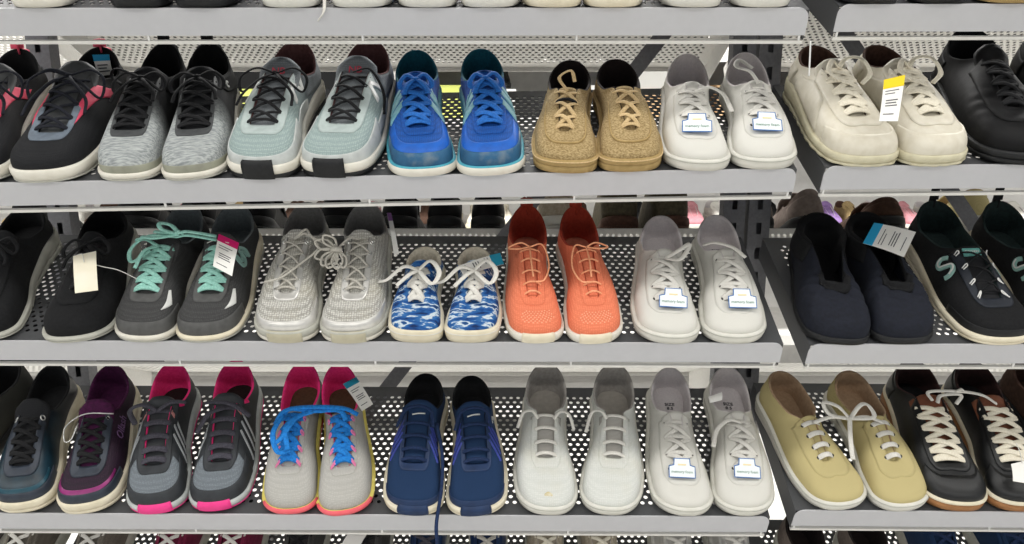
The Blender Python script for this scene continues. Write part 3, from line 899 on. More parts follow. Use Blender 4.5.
# ------------------------------------------------------------------ shared details
def canvas_sticker(s, k=0):
    """white die-cut label edged in blue, stuck low on the laces"""
    p = s.p; c, n = s.S(np.array(0.0), np.array(.93), .0015)
    c = np.array([s.T[0, 0], p['tf'] * s.L - .003, p['vz'] + .0125]) + np.array(s.p.get('stk', (0, 0, 0)))
    ex = np.array([1, .0, .06 * k]); ey = np.array([0, 1.0, .62])
    ey = ey / np.linalg.norm(ey); ex = ex - ey * (ex @ ey); ex /= np.linalg.norm(ex)
    nz = np.cross(ex, ey)
    def outline(g):
        a, b, h1, h2 = .0185 + g, .0115 + g, .0135 + g, .0130
        return [(-a, -h1), (a, -h1), (a, .0015 + g), (b, .0035 + g), (b - .0008, h2 + g), (-b + .0008, h2 + g), (-b, .0035 + g), (-a, .0015 + g)]
    def plate(pts, z, t):
        m = len(pts)
        V = [c + ex * x + ey * y + nz * z for x, y in pts] + [c + ex * x + ey * y + nz * (z - t) for x, y in pts]
        return np.array(V), [tuple(range(m)), tuple(range(m, 2 * m))[::-1]] + [(i, i + m, (i + 1) % m + m, (i + 1) % m) for i in range(m)]
    st = s.part('sticker', plate(outline(.0012), 0, .0006), sticker_blue, False, label='white stepped sticker edged in blue')
    s.part('sticker_face', plate(outline(0), .0003, .0003), sticker_white, False, parent=st)
    V, F = text_mesh('memory foam', .0056)
    s.part('sticker_text', (place_text(V, c - ey * .006 + nz * .0006, ex, ey), F), sticker_text, False, parent=st)
    bar = [c + ex * x + ey * y + nz * z for z in (.0008, .0002) for x, y in ((-.006, .0035), (.006, .0035), (.006, .0055), (-.006, .0055))]
    s.part('sticker_stripe', (np.array(bar), [(0, 1, 2, 3), (7, 6, 5, 4), (0, 4, 5, 1), (1, 5, 6, 2), (2, 6, 7, 3), (3, 7, 4, 0)]), mat('sticker_cream', '#f0dfae', rough=.6, bump=0), False, parent=st)

CANVAS = dict(W=.093, hz=.060, az=.043, tz=.066, vz=.050, tf=.34, tb=.57, gf=.004, gb=.010, cw=.0285, sh=.024, st=.018, spring=.004, sole_out=.0025, text=.004, spread=.001, tw=.012, eyes=4, toe_pow=2.25)
def canvas_shoe(label, row, toe, heel, m, group, up=white_canvas, sole=white_rubber, lin=white_lining, lc=white_lace, line=None, sticker=False, L=None, style='mixed', extra=None, eye=dark_eye, sk=0, lv=.80, P={}, stk=(0, 0, 0), **k):
    s = Shoe(label, row, toe, heel, m, dict(CANVAS, stk=stk, **P), group, L=L, **k)
    s.upper(up); s.lining(lin, lin); s.sole(sole, line=line or greywhite_sole, line_at=.80)
    s.tongue(up)
    s.eyestay(up, v0=.60, vfront=.72, h=.0008)
    s.heel('heel_strip', up, .045, .93, h=.0012)
    s.eyelets(eye, v=lv, ua=.098, ub=.245)
    s.lace(lc, style, v=lv, ua=.098, ub=.245, w=.0040, h=.0009, extra=(extra(s) if extra else ()))
    if sticker: canvas_sticker(s, sk)
    if lin is white_lining:
        c = np.array([0, .80 * s.L, s.zb[0] + s.p['sh'] * .7 + .0035])
        for dy, t in ((.0, 'SIZE'), (-.009, '8.5')):
            V, F = text_mesh(t, .009)
            s.part('insole_print', (place_text(V, c + np.array([0, dy, 0]), (1, 0, 0), (0, 1, 0)), F), dark_over, False)
    return s.done()
def loose_bow(size=.03, drop=.01, tails=True, spread=1.0):
    return lambda s: s.bow(size=size, drop=drop, tails=tails, spread=spread)

# ================================================================== upper row, left bay
G = 'black and pink knit running shoes'
PA = dict(tfo=-.02, W=.104, hz=.088, az=.062, tz=.088, vz=.060, tf=.36, tb=.60, gf=.017, gb=.022, cw=.036, sh=.038, st=.021, spring=.010, spread=.003, sole_out=.0025, text=.018, tup=.5)
for i, (lab, toe, heel, m) in enumerate((('black knit running shoe with pink stripe, cut off by the left edge', (-30, 181), (22, 50), -1),
                                         ('black knit running shoe with pink stripe and a blue sticker inside its heel', (42, 180), (95, 50), 1))):
    s = Shoe(lab, 'L1', toe, heel, m, PA, G, L=.272)
    s.upper(black_mesh); s.lining(black_lining); s.sole(offwhite_sole, greywhite_sole, split=.16)
    s.tongue(grey_stay)
    s.eyestay(mat('blue_grey_eyestay', '#6f7a86', '#5e6873', scale=90, rough=.6), v0=.80, vfront=.80, u0=.17)
    for sd in (1, -1):
        s.quad('side_stripe', pink, sd, [(.17, .80), (.26, .93), (.70, .60), (.62, .34)])
    s.heel('heel_tab', pink, .022, 1.0, v0=.80, h=.003)
    tab = [[x, s.L * .99 + .001 * j, s.p['hz'] - .004 + .007 * j] for j in range(2) for x in (0,)]
    s.part('pull_loop', tube([(0, s.L * .985, s.p['hz'] - .006), (0, s.L * .992, s.p['hz'] + .012), (0, s.L * .975, s.p['hz'] + .002)], .010, .0018), pink)
    s.lace(navy_black_lace, 'cross', w=.0026, h=.0016, extra=s.bow(size=.05, drop=.022) + [[s.knot() + np.array([0, 0, .003]), s.knot() + np.array([-.03, .004, .008]), s.knot() + np.array([-.07, -.01, -.01])]])
    if i == 1:
        P = [s.to_world([(x, s.L * y, z)])[0] for x, y, z in ((-.012, .955, .080), (.013, .955, .080), (.015, .915, .052), (-.008, .915, .050))]
        me = card('sticker', None, None, P, M_PAPER, bands=((0, .3, cyan_tag),), lines=((.5, .15, .8, .06), (.65, .15, .7, .06), (.8, .15, .85, .06)), parent=s.root)
        mw = me.matrix_world.copy(); me.parent = s.root; me.matrix_parent_inverse = s.M.inverted()
        me['label'] = 'white heel sticker with a blue band'
    s.done()

G = 'heather grey running shoes'
PB = dict(W=.090, hz=.094, az=.066, tz=.084, vz=.058, tf=.37, tb=.60, gf=.018, gb=.020, cw=.031, sh=.024, st=.012, spring=.008, sole_out=.002, text=.014, tup=.4)
for lab, toe, heel, m in (('heather grey shoe with black collar, left of its pair, beside the pink-striped shoe', (124, 178), (165, 46), -1),
                          ('heather grey shoe with a black collar and a silver ring logo, right of its pair', (193, 178), (206, 46), 1)):
    s = Shoe(lab, 'L1', toe, heel, m, PB, G, L=.268)
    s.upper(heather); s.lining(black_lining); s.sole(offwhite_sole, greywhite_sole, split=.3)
    s.cap('toe_guard', olive_toe, .12, lambda x: .19 - .10 * x * x, h=.0006)
    s.tongue(black_mesh)
    s.eyestay(grey_stay, v0=.85, vfront=.86)
    for sd in (1, -1):
        s.quad('collar_panel', black_knit, sd, [(.56, .64), (.56, .99), (.97, .99), (.97, .25)], h=.0015)
    s.heel('heel_tab', black_knit, .03, 1.0, v0=.7, h=.004)
    s.part('pull_loop', tube([(0, s.L * .985, s.p['hz'] - .006), (0, s.L * .995, s.p['hz'] + .018), (0, s.L * .97, s.p['hz'] + .004)], .009, .0018), black_knit)
    a = np.linspace(.3, 5.3, 12)
    s.stroke('ring_logo', reflect, m, [(.66 + .018 * math.cos(x), .78 + .08 * math.sin(x)) for x in a], w=.0011, h=.003)
    s.lace(black_lace, 'cross', w=.0030, h=.0012, extra=s.bow(size=.034, drop=.012) + ([[s.knot(), s.knot() + np.array([-.035, .01, .01]), s.knot() + np.array([-.05, .02, -.005]), s.knot() + np.array([-.03, .0, -.01])]] if m < 0 else []))
    s.done()

G = 'mint and grey running shoes'
PC = dict(W=.102, hz=.092, az=.064, tz=.086, vz=.062, tf=.36, tb=.60, gf=.017, gb=.020, cw=.034, sh=.036, st=.022, spring=.011, spread=.003, shift=-.004, sole_out=.0025, text=.020, tup=.5, eyes=6)
for lab, toe, heel, m in (('mint and grey running shoe with tied black bow, left of its pair', (262, 177), (300, 46), -1),
                          ('mint and grey running shoe with red print on its grey tongue, right of its pair', (334, 177), (366, 46), 1)):
    s = Shoe(lab, 'L1', toe, heel, m, PC, G, L=.272)
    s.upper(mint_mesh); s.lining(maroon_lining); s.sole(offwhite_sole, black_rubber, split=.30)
    s.cap('toe_overlay', silver_over, .17, lambda x: .40 - .16 * (1 - x * x) + .05 * abs(x), h=.0014)
    s.band('toe_bumper', black_rubber, [(.003, -.02, 0), (.0046, .4, 0), (.0046, 1.0, 0), (.0030, 1.30, 0), (-.002, 1.42, 0)], umask=(-.034, .034))
    for sd in (1, -1):
        s.quad('side_overlay', silver_over, sd, [(.20, .18), (.20, .34), (.62, .26), (.62, .02)])
        s.quad('side_logo', reflect, sd, [(.40, .50), (.435, .50), (.435, .92), (.40, .92)], h=.0022)
        s.quad('side_logo', reflect, sd, [(.40, .92), (.44, .92), (.585, .50), (.545, .50)], h=.0024)
        s.quad('side_logo', reflect, sd, [(.555, .50), (.59, .50), (.59, .92), (.555, .92)], h=.0022)
        s.quad('collar_panel', grey_mesh, sd, [(.62, .30), (.60, .97), (.97, .97), (.97, .30)], h=.0010)
    s.tongue(grey_mesh)
    s.eyestay(mint_stay, v0=.74, vfront=.80, h=.0016)
    s.lace(black_lace, 'cross', w=.0024, h=.0011, n=5, extra=(s.bow(size=.045, drop=.016) if m < 0 else [[s.knot(), s.knot() + np.array([.025, .0, .004]), s.knot() + np.array([.045, -.02, -.02]), s.knot() + np.array([.05, -.05, -.04])]]))
    V, F = text_mesh('NB', .015)
    c = s.tongue_pt(.86, 0, .002)
    s.part('tongue_logo', (place_text(V, c, (1, 0, 0), (0, 1, .75)), F), red_print, False)
    s.done()

G = 'blue three-striped trainers'
PD = dict(W=.091, hz=.078, az=.058, tz=.078, vz=.056, tf=.36, tb=.575, gf=.012, gb=.016, cw=.032, sh=.028, st=.015, spring=.010, sole_out=.003, text=.010, toe_pow=2.6, spread=.0012, shift=.003)
for lab, toe, heel, m in (('royal blue trainer with three teal stripes and scuffed toe, left of its pair', (421, 175), (416, 52), -1),
                          ('royal blue trainer with three teal stripes and scuffed toe, right of its pair', (490, 174), (476, 55), 1)):
    s = Shoe(lab, 'L1', toe, heel, m, PD, G, L=.262)
    s.upper(blue_knit); s.lining(teal_lining); s.sole(teal_mid, teal_mid, split=.2)
    s.band('toe_bumper', offwhite_sole, [(.0035, .02, 0), (.0056, .3, 0), (.0056, .8, 0), (.002, .98, 0)], umask=(-.105, .105))
    s.cap('toe_cap', blue_dark, .15, lambda x: .36 - .08 * x * x, h=.0012)
    s.cap('vamp_overlay', blue_bright, .15, lambda x: .60 - .04 * x * x, v0=.34, h=.0010)
    s.tongue(blue_knit)
    s.eyestay(blue_knit, v0=.80, vfront=.82, h=.0014)
    for sd in (1, -1):
        for k in range(3):
            a = .27 + .085 * k
            s.quad('side_stripe', stripe_teal, sd, [(a, .42), (a + .056, .42), (a + .066, .91), (a + .010, .91)], h=.0016)
    s.lace(blue_lace, 'cross', w=.0042, h=.0014, extra=s.bow(size=.019, drop=.008, spread=1.1))
    s.done()

G = 'tan burlap lace-ups'
PE = dict(W=.090, spread=.003, hz=.066, az=.050, tz=.068, vz=.052, tf=.33, tb=.55, gf=.006, gb=.014, cw=.032, sh=.024, st=.022, spring=.004, sole_out=.002, text=.002, toe_pow=2.5, eyes=4)
for lab, toe, heel, m in (('tan burlap lace-up with a loose lace loop at its collar, left of its pair', (566, 172), (577, 64), -1),
                          ('tan burlap lace-up with neatly crossed laces, right of its pair', (631, 171), (616, 67), 1)):
    s = Shoe(lab, 'L1', toe, heel, m, PE, G, L=.24, dyaw=-1)
    s.upper(tan_weave); s.lining(dark_lining); s.sole(tan_rib, tan_rib, split=.5, line=tan_lace, line_at=.86)
    s.tongue(tan_weave)
    s.eyestay(tan_weave, v0=.62, vfront=.66, h=.0016)
    u = np.linspace(-.24, .24, 49)
    s.patch('welt_seam', tan_rib, np.stack([u, u], 1), np.stack([.61 - .0 * u, .645 - .0 * u], 1) + 0 * u[:, None], .0024)
    s.lace(tan_lace, 'cross', w=.0030, h=.0011, extra=[[s.knot(-.005), s.knot(.004) + np.array([-.012, .006, .012]), s.knot(.0) + np.array([.004, .012, .022]), s.knot() + np.array([.010, .002, .010])]] if m < 0 else [])
    if m < 0:
        s.lace(black_lace, 'bars', n=1, ua=.2, ub=.2, w=.003, h=.0015, name='dark_thread')
    s.done()

G = 'white canvas shoes on the upper shelf'
canvas_shoe('white canvas sneaker on the upper shelf beside the tan burlap pair', 'L1', (699, 171), (690, 56), -1, G, sticker=True, L=.252, sk=1, P=dict(W=.090, hz=.068), extra=lambda s: [[s.knot(-.02, .003), s.knot(-.02) + np.array([.02, .003, .004]), s.knot(-.02) + np.array([.04, -.004, -.004]), s.knot(-.02) + np.array([.05, -.03, -.016])]])
canvas_shoe('white canvas sneaker with knotted lace on the upper shelf, last before the bay gap', 'L1', (767, 170), (744, 56), 1, G, sticker=True, L=.252, sk=-1, P=dict(W=.090, hz=.068), extra=lambda s: [[s.knot(), s.knot() + np.array([-.012, .012, .012]), s.knot() + np.array([-.03, .02, .016]), s.knot() + np.array([-.024, .034, .020]), s.knot() + np.array([-.008, .02, .014])]])

# ------------------------------------------------------------------ upper row, right bay
G = 'chunky cream leather sneakers'
PG = dict(W=.098, hz=.076, az=.066, tz=.080, vz=.060, tf=.36, tb=.62, gf=.012, gb=.018, cw=.026, sh=.034, st=.018, spring=.008, sole_out=.003, spread=.005, text=.012, eyes=5)
for lab, toe, heel, m in (('chunky cream leather sneaker with yellowed sole turned to the right, left of its pair', (868, 166), (822, 56), -1),
                          ('chunky cream leather sneaker beside the large black leather shoe, right of its pair', (930, 166), (880, 62), 1)):
    s = Shoe(lab, 'R1', toe, heel, m, PG, G, L=.25, dyaw=0, dx=.006 if m < 0 else .012)
    s.upper(cream_leather); s.lining(brown_lining); s.sole(yellow_sole, yellow_sole, split=.25, chunky=.0012)
    s.cap('toe_overlay', cream_leather, .14, lambda x: .52 - .2 * x * x, h=.0018)
    s.tongue(cream_leather)
    s.eyestay(cream_leather, v0=.66, vfront=.78, h=.0018)
    for sd in (1, -1):
        s.quad('side_panel', cream_leather, sd, [(.30, .05), (.34, .62), (.74, .70), (.78, .05)], h=.0014)
    s.heel('heel_counter', cream_leather, .10, .78, h=.0018)
    s.eyelets(dark_eye, r=.0018)
    k = s.knot()
    s.lace(cream_lace, 'mixed', w=.0042, h=.0013, extra=[[k, k + np.array([.01, .004, .012]), k + np.array([.028, -.004, .014]), k + np.array([.036, -.022, .0]), k + np.array([.024, -.03, -.012])], [k, k + np.array([-.012, -.002, .012]), k + np.array([-.022, -.02, .004]), k + np.array([-.01, -.034, -.004])]])
    s.done()
G = 'large black leather shoes'
PH = dict(W=.114, hz=.088, az=.064, tz=.084, vz=.064, tf=.38, tb=.60, gf=.008, gb=.014, cw=.036, sh=.024, st=.020, spring=.006, sole_out=.003, text=.02, wr=.0012)
for lab, toe, heel, m in (('large plain black leather shoe beside the chunky cream sneakers', (994, 167), (962, 40), -1),
                          ('large plain black leather shoe cut off by the right edge of the photo', (1094, 167), (1044, 45), 1)):
    s = Shoe(lab, 'R1', toe, heel, m, PH, G, L=.285, dyaw=-3, dx=.042)
    s.upper(black_leather); s.lining(black_lining); s.sole(black_rubber, black_rubber, split=.4)
    s.tongue(black_leather); s.eyestay(black_leather, v0=.62, vfront=.70, h=.0016)
    s.heel('heel_counter', black_leather, .11, .8, h=.0016)
    s.lace(black_lace, 'mixed', w=.0036, h=.0014)
    s.done()

# ================================================================== middle row, left bay
G = 'plain black lace-up shoes'
PI = dict(W=.100, hz=.070, az=.056, tz=.074, vz=.058, tf=.37, tb=.58, gf=.006, gb=.010, cw=.033, sh=.034, st=.010, spring=.008, sole_out=.003, text=.014, eyes=4)
for lab, toe, heel, m in (('plain black knit shoe cut off by the left edge of the photo', (-26, 343), (36, 210), -1),
                          ('plain black knit shoe with grey-white sole and a blank cream tag', (73, 344), (112, 212), 1)):
    s = Shoe(lab, 'L2', toe, heel, m, PI, G, L=.255, dyaw=-3)
    s.upper(black_knit); s.lining(black_lining); s.sole(greywhite_sole, greywhite_sole, split=.3)
    s.tongue(black_knit); s.eyestay(black_knit, v0=.66, vfront=.74)
    s.eyelets(silver_eye, r=.0012)
    s.lace(black_lace, 'mixed', w=.0032, h=.0014, extra=s.bow(size=.03, drop=.008))
    s.done()
G = 'charcoal running shoes with mint laces'
PJ = dict(W=.092, hz=.078, az=.058, tz=.078, vz=.056, tf=.36, tb=.545, gf=.013, gb=.016, cw=.032, sh=.030, st=.012, spring=.009, sole_out=.003, text=.014)
pair = []
for lab, toe, heel, m in (('charcoal running shoe with mint green laces, left of its pair beside the cream tag', (140, 338), (192, 209), -1),
                          ('charcoal running shoe with mint green laces and a pink-topped price tag', (206, 339), (238, 209), 1)):
    s = Shoe(lab, 'L2', toe, heel, m, PJ, G, L=.25, dyaw=-2)
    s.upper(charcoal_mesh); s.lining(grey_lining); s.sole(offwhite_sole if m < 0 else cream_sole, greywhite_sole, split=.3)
    s.cap('toe_cap', charcoal_over, .14, lambda x: .36 - .12 * x * x, h=.0012)
    s.quad('reflector', reflect, 1, [(.05, .55), (.15, .40), (.22, .58), (.20, .64)], h=.002)
    s.tongue(charcoal_mesh); s.eyestay(charcoal_over, v0=.80, vfront=.82)
    if m > 0:
        s.stroke('side_logo', mint_logo, 1, [(.60, .40), (.61, .70), (.54, .80), (.525, .52), (.485, .44), (.44, .52), (.44, .82)], w=.0026, h=.0022)
        s.stroke('side_logo', mint_logo, 1, [(.57, .46), (.57, .62), (.54, .68), (.50, .60), (.47, .54), (.46, .78)], w=.0012, h=.0024)
    k = s.knot()
    s.lace(teal_lace, 'mixed', w=.0036, h=.0014, n=5, extra=[[k, k + np.array([-.02, .002, .010]), k + np.array([-.036, -.012, .0]), k + np.array([-.028, -.03, -.008]), k + np.array([-.006, -.014, .002])], [k, k + np.array([-.012, -.02, .004]), k + np.array([-.018, -.045, -.008])]] if m < 0 else [])
    pair.append(s)
a, b = pair
ka, kb = a.to_world([a.knot(dz=.012)])[0], b.to_world([b.knot(dz=.010)])[0]
w1 = [np.array(x) for x in (ka + [-.03, 0, .004], ka + [0, -.006, .012], (ka + kb) / 2 + [-.01, -.012, .012], (ka + kb) / 2 + [.008, -.012, .014], kb + [0, 0, .006])]
w2 = [x + np.array([0.002, -.004, .006]) for x in w1[1:]]
mid = (ka + kb) / 2 + np.array([-.004, -.014, .016])
a.part('tied_bow', join([tube(a.to_local(q), .0034, .0016, n=7, seg=8) for q in (w1, w2, [mid + [-.006, 0, 0], mid + [0, -.004, .005], mid + [.006, 0, 0]], [mid, mid + [-.020, -.008, .008], mid + [-.026, -.002, .016], mid + [-.012, .004, .012], mid], [mid, mid + [-.03, -.008, -.004], mid + [-.055, .0, -.004]])]), teal_lace)

G = 'silver knit running shoes'
PK = dict(W=.093, hz=.082, az=.058, tz=.078, vz=.056, tf=.37, tb=.62, gf=.008, gb=.014, cw=.032, sh=.030, st=.022, spring=.009, sole_out=.003, text=.010, eyes=5)
pair = []
for lab, toe, heel, m in (('silver knit running shoe with one loose lace end across its vamp, left of its pair', (283, 340), (308, 207), -1),
                          ('silver knit running shoe with the tied cord bow on its side, right of its pair', (352, 340), (364, 207), 1)):
    s = Shoe(lab, 'L2', toe, heel, m, PK, G, L=.25)
    s.upper(silver_knit); s.lining(silver_lining); s.sole(greywhite_sole, offwhite_sole, split=.35)
    s.cap('toe_cap', silver_cap, .15, lambda x: .34 - .10 * x * x, h=.0014)
    s.band('toe_bumper', mat('clear_toe_rubber', '#c3bda6', '#b5ae95', scale=40, rough=.4, bump=0), [(.003, .0, 0), (.0042, .4, 0), (.0042, .8, 0), (.001, 1.05, 0)], umask=(-.036, .036))
    s.tongue(silver_knit); s.eyestay(silver_cap, v0=.82, vfront=.84)
    s.eyelets(silver_eye, r=.0030, ring=True)
    k = s.knot()
    s.lace(silver_lace, 'cross', w=.0017, h=.0017, extra=[[k, k + np.array([.02, -.004, .012]), k + np.array([.042, -.03, .006]), k + np.array([.02, -.052, -.006]), k + np.array([-.004, -.075, -.014]), k + np.array([-.028, -.082, -.018])]] if m < 0 else [], first_bar=True)
    pair.append(s)
a, b = pair
c = b.to_world([b.knot() + np.array([-.028, -.030, .004])])[0]
ka = a.to_world([a.knot()])[0]; kb = b.to_world([b.knot()])[0]
dn = np.array([0, -.6, -.8])
loops = [[ka, ka + [.02, -.01, .016], (ka + c) / 2 + [0, -.012, .012], c], [kb, kb + [-.012, -.012, .004], c]]
for ang in (-2.7, -2.2, -1.9, -1.5, -1.2, 2.6, 2.0):
    e = np.array([math.cos(ang), -.5 * abs(math.sin(ang)), .75 * math.sin(ang)]) * .034
    sd = np.array([-math.sin(ang), 0, math.cos(ang)]) * .008
    loops.append([c, c + e * .6 + sd, c + e, c + e * .6 - sd, c])
a2 = b.part('tied_bow', join([tube(b.to_local(q), .0017, .0017, n=7, seg=8) for q in loops] + [tube(b.to_local([c + [-.006, -.004, 0], c + [0, -.010, .002], c + [.006, -.004, 0]]), .004, .004, seg=8)]), silver_lace)

G = "small tie-dye canvas shoes"
PL = dict(W=.078, hz=.050, az=.043, tz=.058, vz=.048, tf=.42, tb=.62, gf=.006, gb=.010, cw=.022, sh=.024, st=.024, spring=.003, sole_out=.002, text=.012, eyes=3, pad=.0045, toe_pow=2.6, tup=.2)
for lab, toe, heel, m in (('small tie-dye canvas shoe beside the silver runners, left of its pair', (414, 343), (433, 243), -1),
                          ('small tie-dye canvas shoe with a teal-tipped tag, right of its pair', (472, 343), (476, 240), 1)):
    s = Shoe(lab, 'L2', toe, heel, m, PL, G, L=.172, dyaw=-2 if m < 0 else -1)
    s.upper(tie_dye); s.lining(fleece, dark_lining); s.sole(cream_sole, line=offwhite_sole, line_at=.7)
    s.tongue(tie_dye); s.eyestay(tie_dye, v0=.72, vfront=.76, h=.001)
    k = s.knot(-.006, .010)
    s.lace(white_lace, 'mixed', w=.0042, h=.0013, extra=[[k, k + np.array([.018, .004, .014]), k + np.array([.032, -.012, .006]), k + np.array([.022, -.026, -.004]), k], [k, k + np.array([-.02, -.004, .008]), k + np.array([-.042, -.016, -.006]), k + np.array([-.056, -.012, -.014])], [k, k + np.array([-.012, -.016, .002]), k + np.array([-.028, -.028, -.008])]])
    s.done()

G = 'coral knit lace-ups'
PM = dict(W=.084, hz=.080, az=.056, tz=.070, vz=.052, tf=.36, tb=.58, gf=.006, gb=.012, cw=.033, sh=.022, st=.015, spring=.005, sole_out=.002, text=-.004, eyes=5)
for lab, toe, heel, m in (('coral knit shoe beside the tie-dye pair, its lace loop falling right', (536, 342), (529, 214), -1),
                          ('coral knit shoe beside the white canvas pair, its lace loop falling left', (598, 342), (576, 214), 1)):
    s = Shoe(lab, 'L2', toe, heel, m, PM, G, L=.246)
    s.upper(coral); s.lining(coral_lining, coral_in); s.sole(offwhite_sole)
    s.band('toe_bumper', cream_sole, [(.002, .0, 0), (.0030, .4, 0), (.0032, .9, 0), (0, 1.12, 0), (-.003, 1.16, 0)], umask=(-.040, .040))
    s.tongue(coral); s.eyestay(coral, v0=.80, vfront=.82, h=.0008)
    s.part('pull_tab', tube([(0, s.L * .98, s.p['hz'] - .012), (0, s.L * .992, s.p['hz'] + .012), (0, s.L * .965, s.p['hz'] + .002)], .010, .0018), coral_lining)
    dots = []
    rnd = random.Random(5)
    for i in range(-4, 5):
        for j in range(7):
            u, v = i * .012 + (.006 if j % 2 else 0), .40 + j * .045
            if abs(i) + abs(j - 3) > 6: continue
            P, n = s.S(np.array(u), np.array(v), .0004)
            ang = np.linspace(0, 2 * np.pi, 6, endpoint=False); x = np.cross(n, [0, 1, 0]); x /= np.linalg.norm(x); y = np.cross(n, x)
            dots.append((np.array([P + (x * np.cos(q) + y * np.sin(q)) * .0011 for q in ang]), [tuple(range(6))]))
    s.part('perforation_dots', join(dots), coral_dots, False)
    k = s.knot(.006)
    sd = -m
    s.lace(coral_lace, 'bars', w=.0014, h=.0013, extra=[[k, k + np.array([sd * .018, -.004, .006]), k + np.array([sd * .026, -.034, -.008]), k + np.array([sd * .018, -.062, -.014]), k + np.array([sd * .004, -.07, -.012])],
                                                        [k, k + np.array([-sd * .014, .002, .006]), k + np.array([-sd * .032, -.002, .0]), k + np.array([-sd * .018, -.008, .002]), k],
                                                        [k, k + np.array([.0, -.03, -.002]), k + np.array([sd * .002, -.06, -.010])]])
    s.done()

G = 'white canvas shoes on the middle shelf'
canvas_shoe('white canvas sneaker on the middle shelf beside the coral pair', 'L2', (668, 343), (664, 219), -1, G, sticker=True, L=.243, P=dict(W=.093, hz=.064), stk=(.008, -.002, 0), extra=lambda s: [[s.knot(-.012), s.knot(-.012) + np.array([.02, .008, .012]), s.knot() + np.array([.034, .008, .014]), s.knot() + np.array([.02, -.02, .006]), s.knot(-.012)]])
canvas_shoe('white canvas sneaker with black-threaded lace, middle shelf, last before the bay gap', 'L2', (737, 344), (714, 217), 1, G, sticker=True, L=.245, P=dict(W=.093, hz=.064), stk=(.006, -.004, 0), extra=lambda s: [[s.knot() + np.array([-.035, .02, .0]), s.knot() + np.array([-.02, .012, .010]), s.knot() + np.array([.004, .0, .010]), s.knot() + np.array([.02, -.016, .004])]])

# ------------------------------------------------------------------ middle row, right bay
G = 'navy stretch slip-ons'
PO = dict(W=.099, hz=.074, az=.064, tz=.070, vz=.064, tf=.46, tb=.62, gf=.013, gb=.022, cw=.032, sh=.014, st=.012, spring=.003, sole_out=.0005, pad=.006, toek=1.05, wr=.0040)
for lab, toe, heel, m in (('navy stretch slip-on with gathered vamp and black collar, left of its pair', (838, 343), (820, 214), -1),
                          ('navy stretch slip-on carrying a blue-ended price tag, right of its pair', (908, 343), (864, 216), 1)):
    s = Shoe(lab, 'R2', toe, heel, m, PO, G, L=.24, dyaw=0)
    s.upper(navy_cloth); s.lining(black_lining); s.sole(black_rubber)
    for sd in (1, -1):
        s.quad('collar_band', black_knit, sd, [(.52, .55), (.52, 1.0), (.98, 1.0), (.98, .12)], h=.0025)
    s.cap('collar_front', black_knit, .13, lambda x: 1.0, v0=.86, h=.0025)
    s.done()
G = 'black stretch-lace trainers'
PP = dict(W=.104, hz=.082, az=.058, tz=.076, vz=.056, tf=.33, tb=.51, gf=.014, gb=.018, cw=.034, sh=.028, st=.015, spring=.010, sole_out=.003, text=.004, eyes=4)
for lab, toe, heel, m in (('black trainer with mint S logo and cream sole beside the navy slip-ons', (992, 343), (939, 214), -1),
                          ('black trainer with bungee laces, cut off by the right edge', (1068, 343), (996, 208), 1)):
    s = Shoe(lab, 'R2', toe, heel, m, PP, G, L=.262, dyaw=-1, dx=.014)
    s.upper(black_knit); s.lining(mat('dark_green_lining', '#20302f', '#182423', scale=200, bump=.2, rough=.9)); s.sole(cream_sole, cream_sole, split=.3)
    s.cap('toe_cap', black_rubber, .16, lambda x: .22 - .06 * x * x, h=.0012)
    s.tongue(black_mesh); s.eyestay(mat('dark_blue_eyestay', '#20252e', '#1a1e26', scale=80, rough=.6), v0=.76, vfront=.80, h=.0016)
    for sd in (1, -1):
        q = [(.50, .70), (.525, .56), (.51, .42), (.475, .40), (.45, .54), (.425, .68), (.39, .66), (.375, .52), (.385, .40)]
        s.stroke('side_logo', mint_logo, sd, q, w=.0034, h=.0022)
        s.stroke('side_logo', reflect, sd, [(t + .006, v + .02) for t, v in q[1:-1]], w=.0012, h=.0028)
        for u, v in s.eye_uv(4):
            P0, n = s.S(np.array(sd * u), np.array(.86), .002); P1, _ = s.S(np.array(sd * u), np.array(.99), .0035)
            s.part('lace_loop', tube([P0, P1 + n * .002, P1 + np.array([0, -.003, .0]), P0 + np.array([0, -.004, .001])], .0010, .0008, seg=6), reflect)
    s.lace(black_lace, 'cross', w=.0014, h=.0014, v=.985)
    s.part('pull_loop', tube([(0, s.L * .985, s.p['hz'] - .01), (0, s.L * 1.0, s.p['hz'] + .024), (0, s.L * .975, s.p['hz'] + .004)], .007, .0020), black_knit)
    c0 = s.tongue_pt(.90, 0, .002); ex = np.array([1., 0, 0]); ey = np.array([0, .9, .42])
    lb = s.part('tongue_label', (np.array([c0 + ex * x + ey * y for x, y in ((-.013, -.006), (.013, -.006), (.013, .006), (-.013, .006))] + [c0 + ex * x + ey * y - np.array([0, 0, .002]) for x, y in ((-.013, -.006), (.013, -.006), (.013, .006), (-.013, .006))]), [(0, 1, 2, 3), (7, 6, 5, 4), (0, 4, 5, 1), (1, 5, 6, 2), (2, 6, 7, 3), (3, 7, 4, 0)]), teal_label, False)
    V, F = text_mesh('SKECHERS', .0046)
    s.part('label_text', (place_text(V, c0 + np.array([0, 0, .0006]), ex, ey), F), reflect, False, parent=lb)
    s.done()

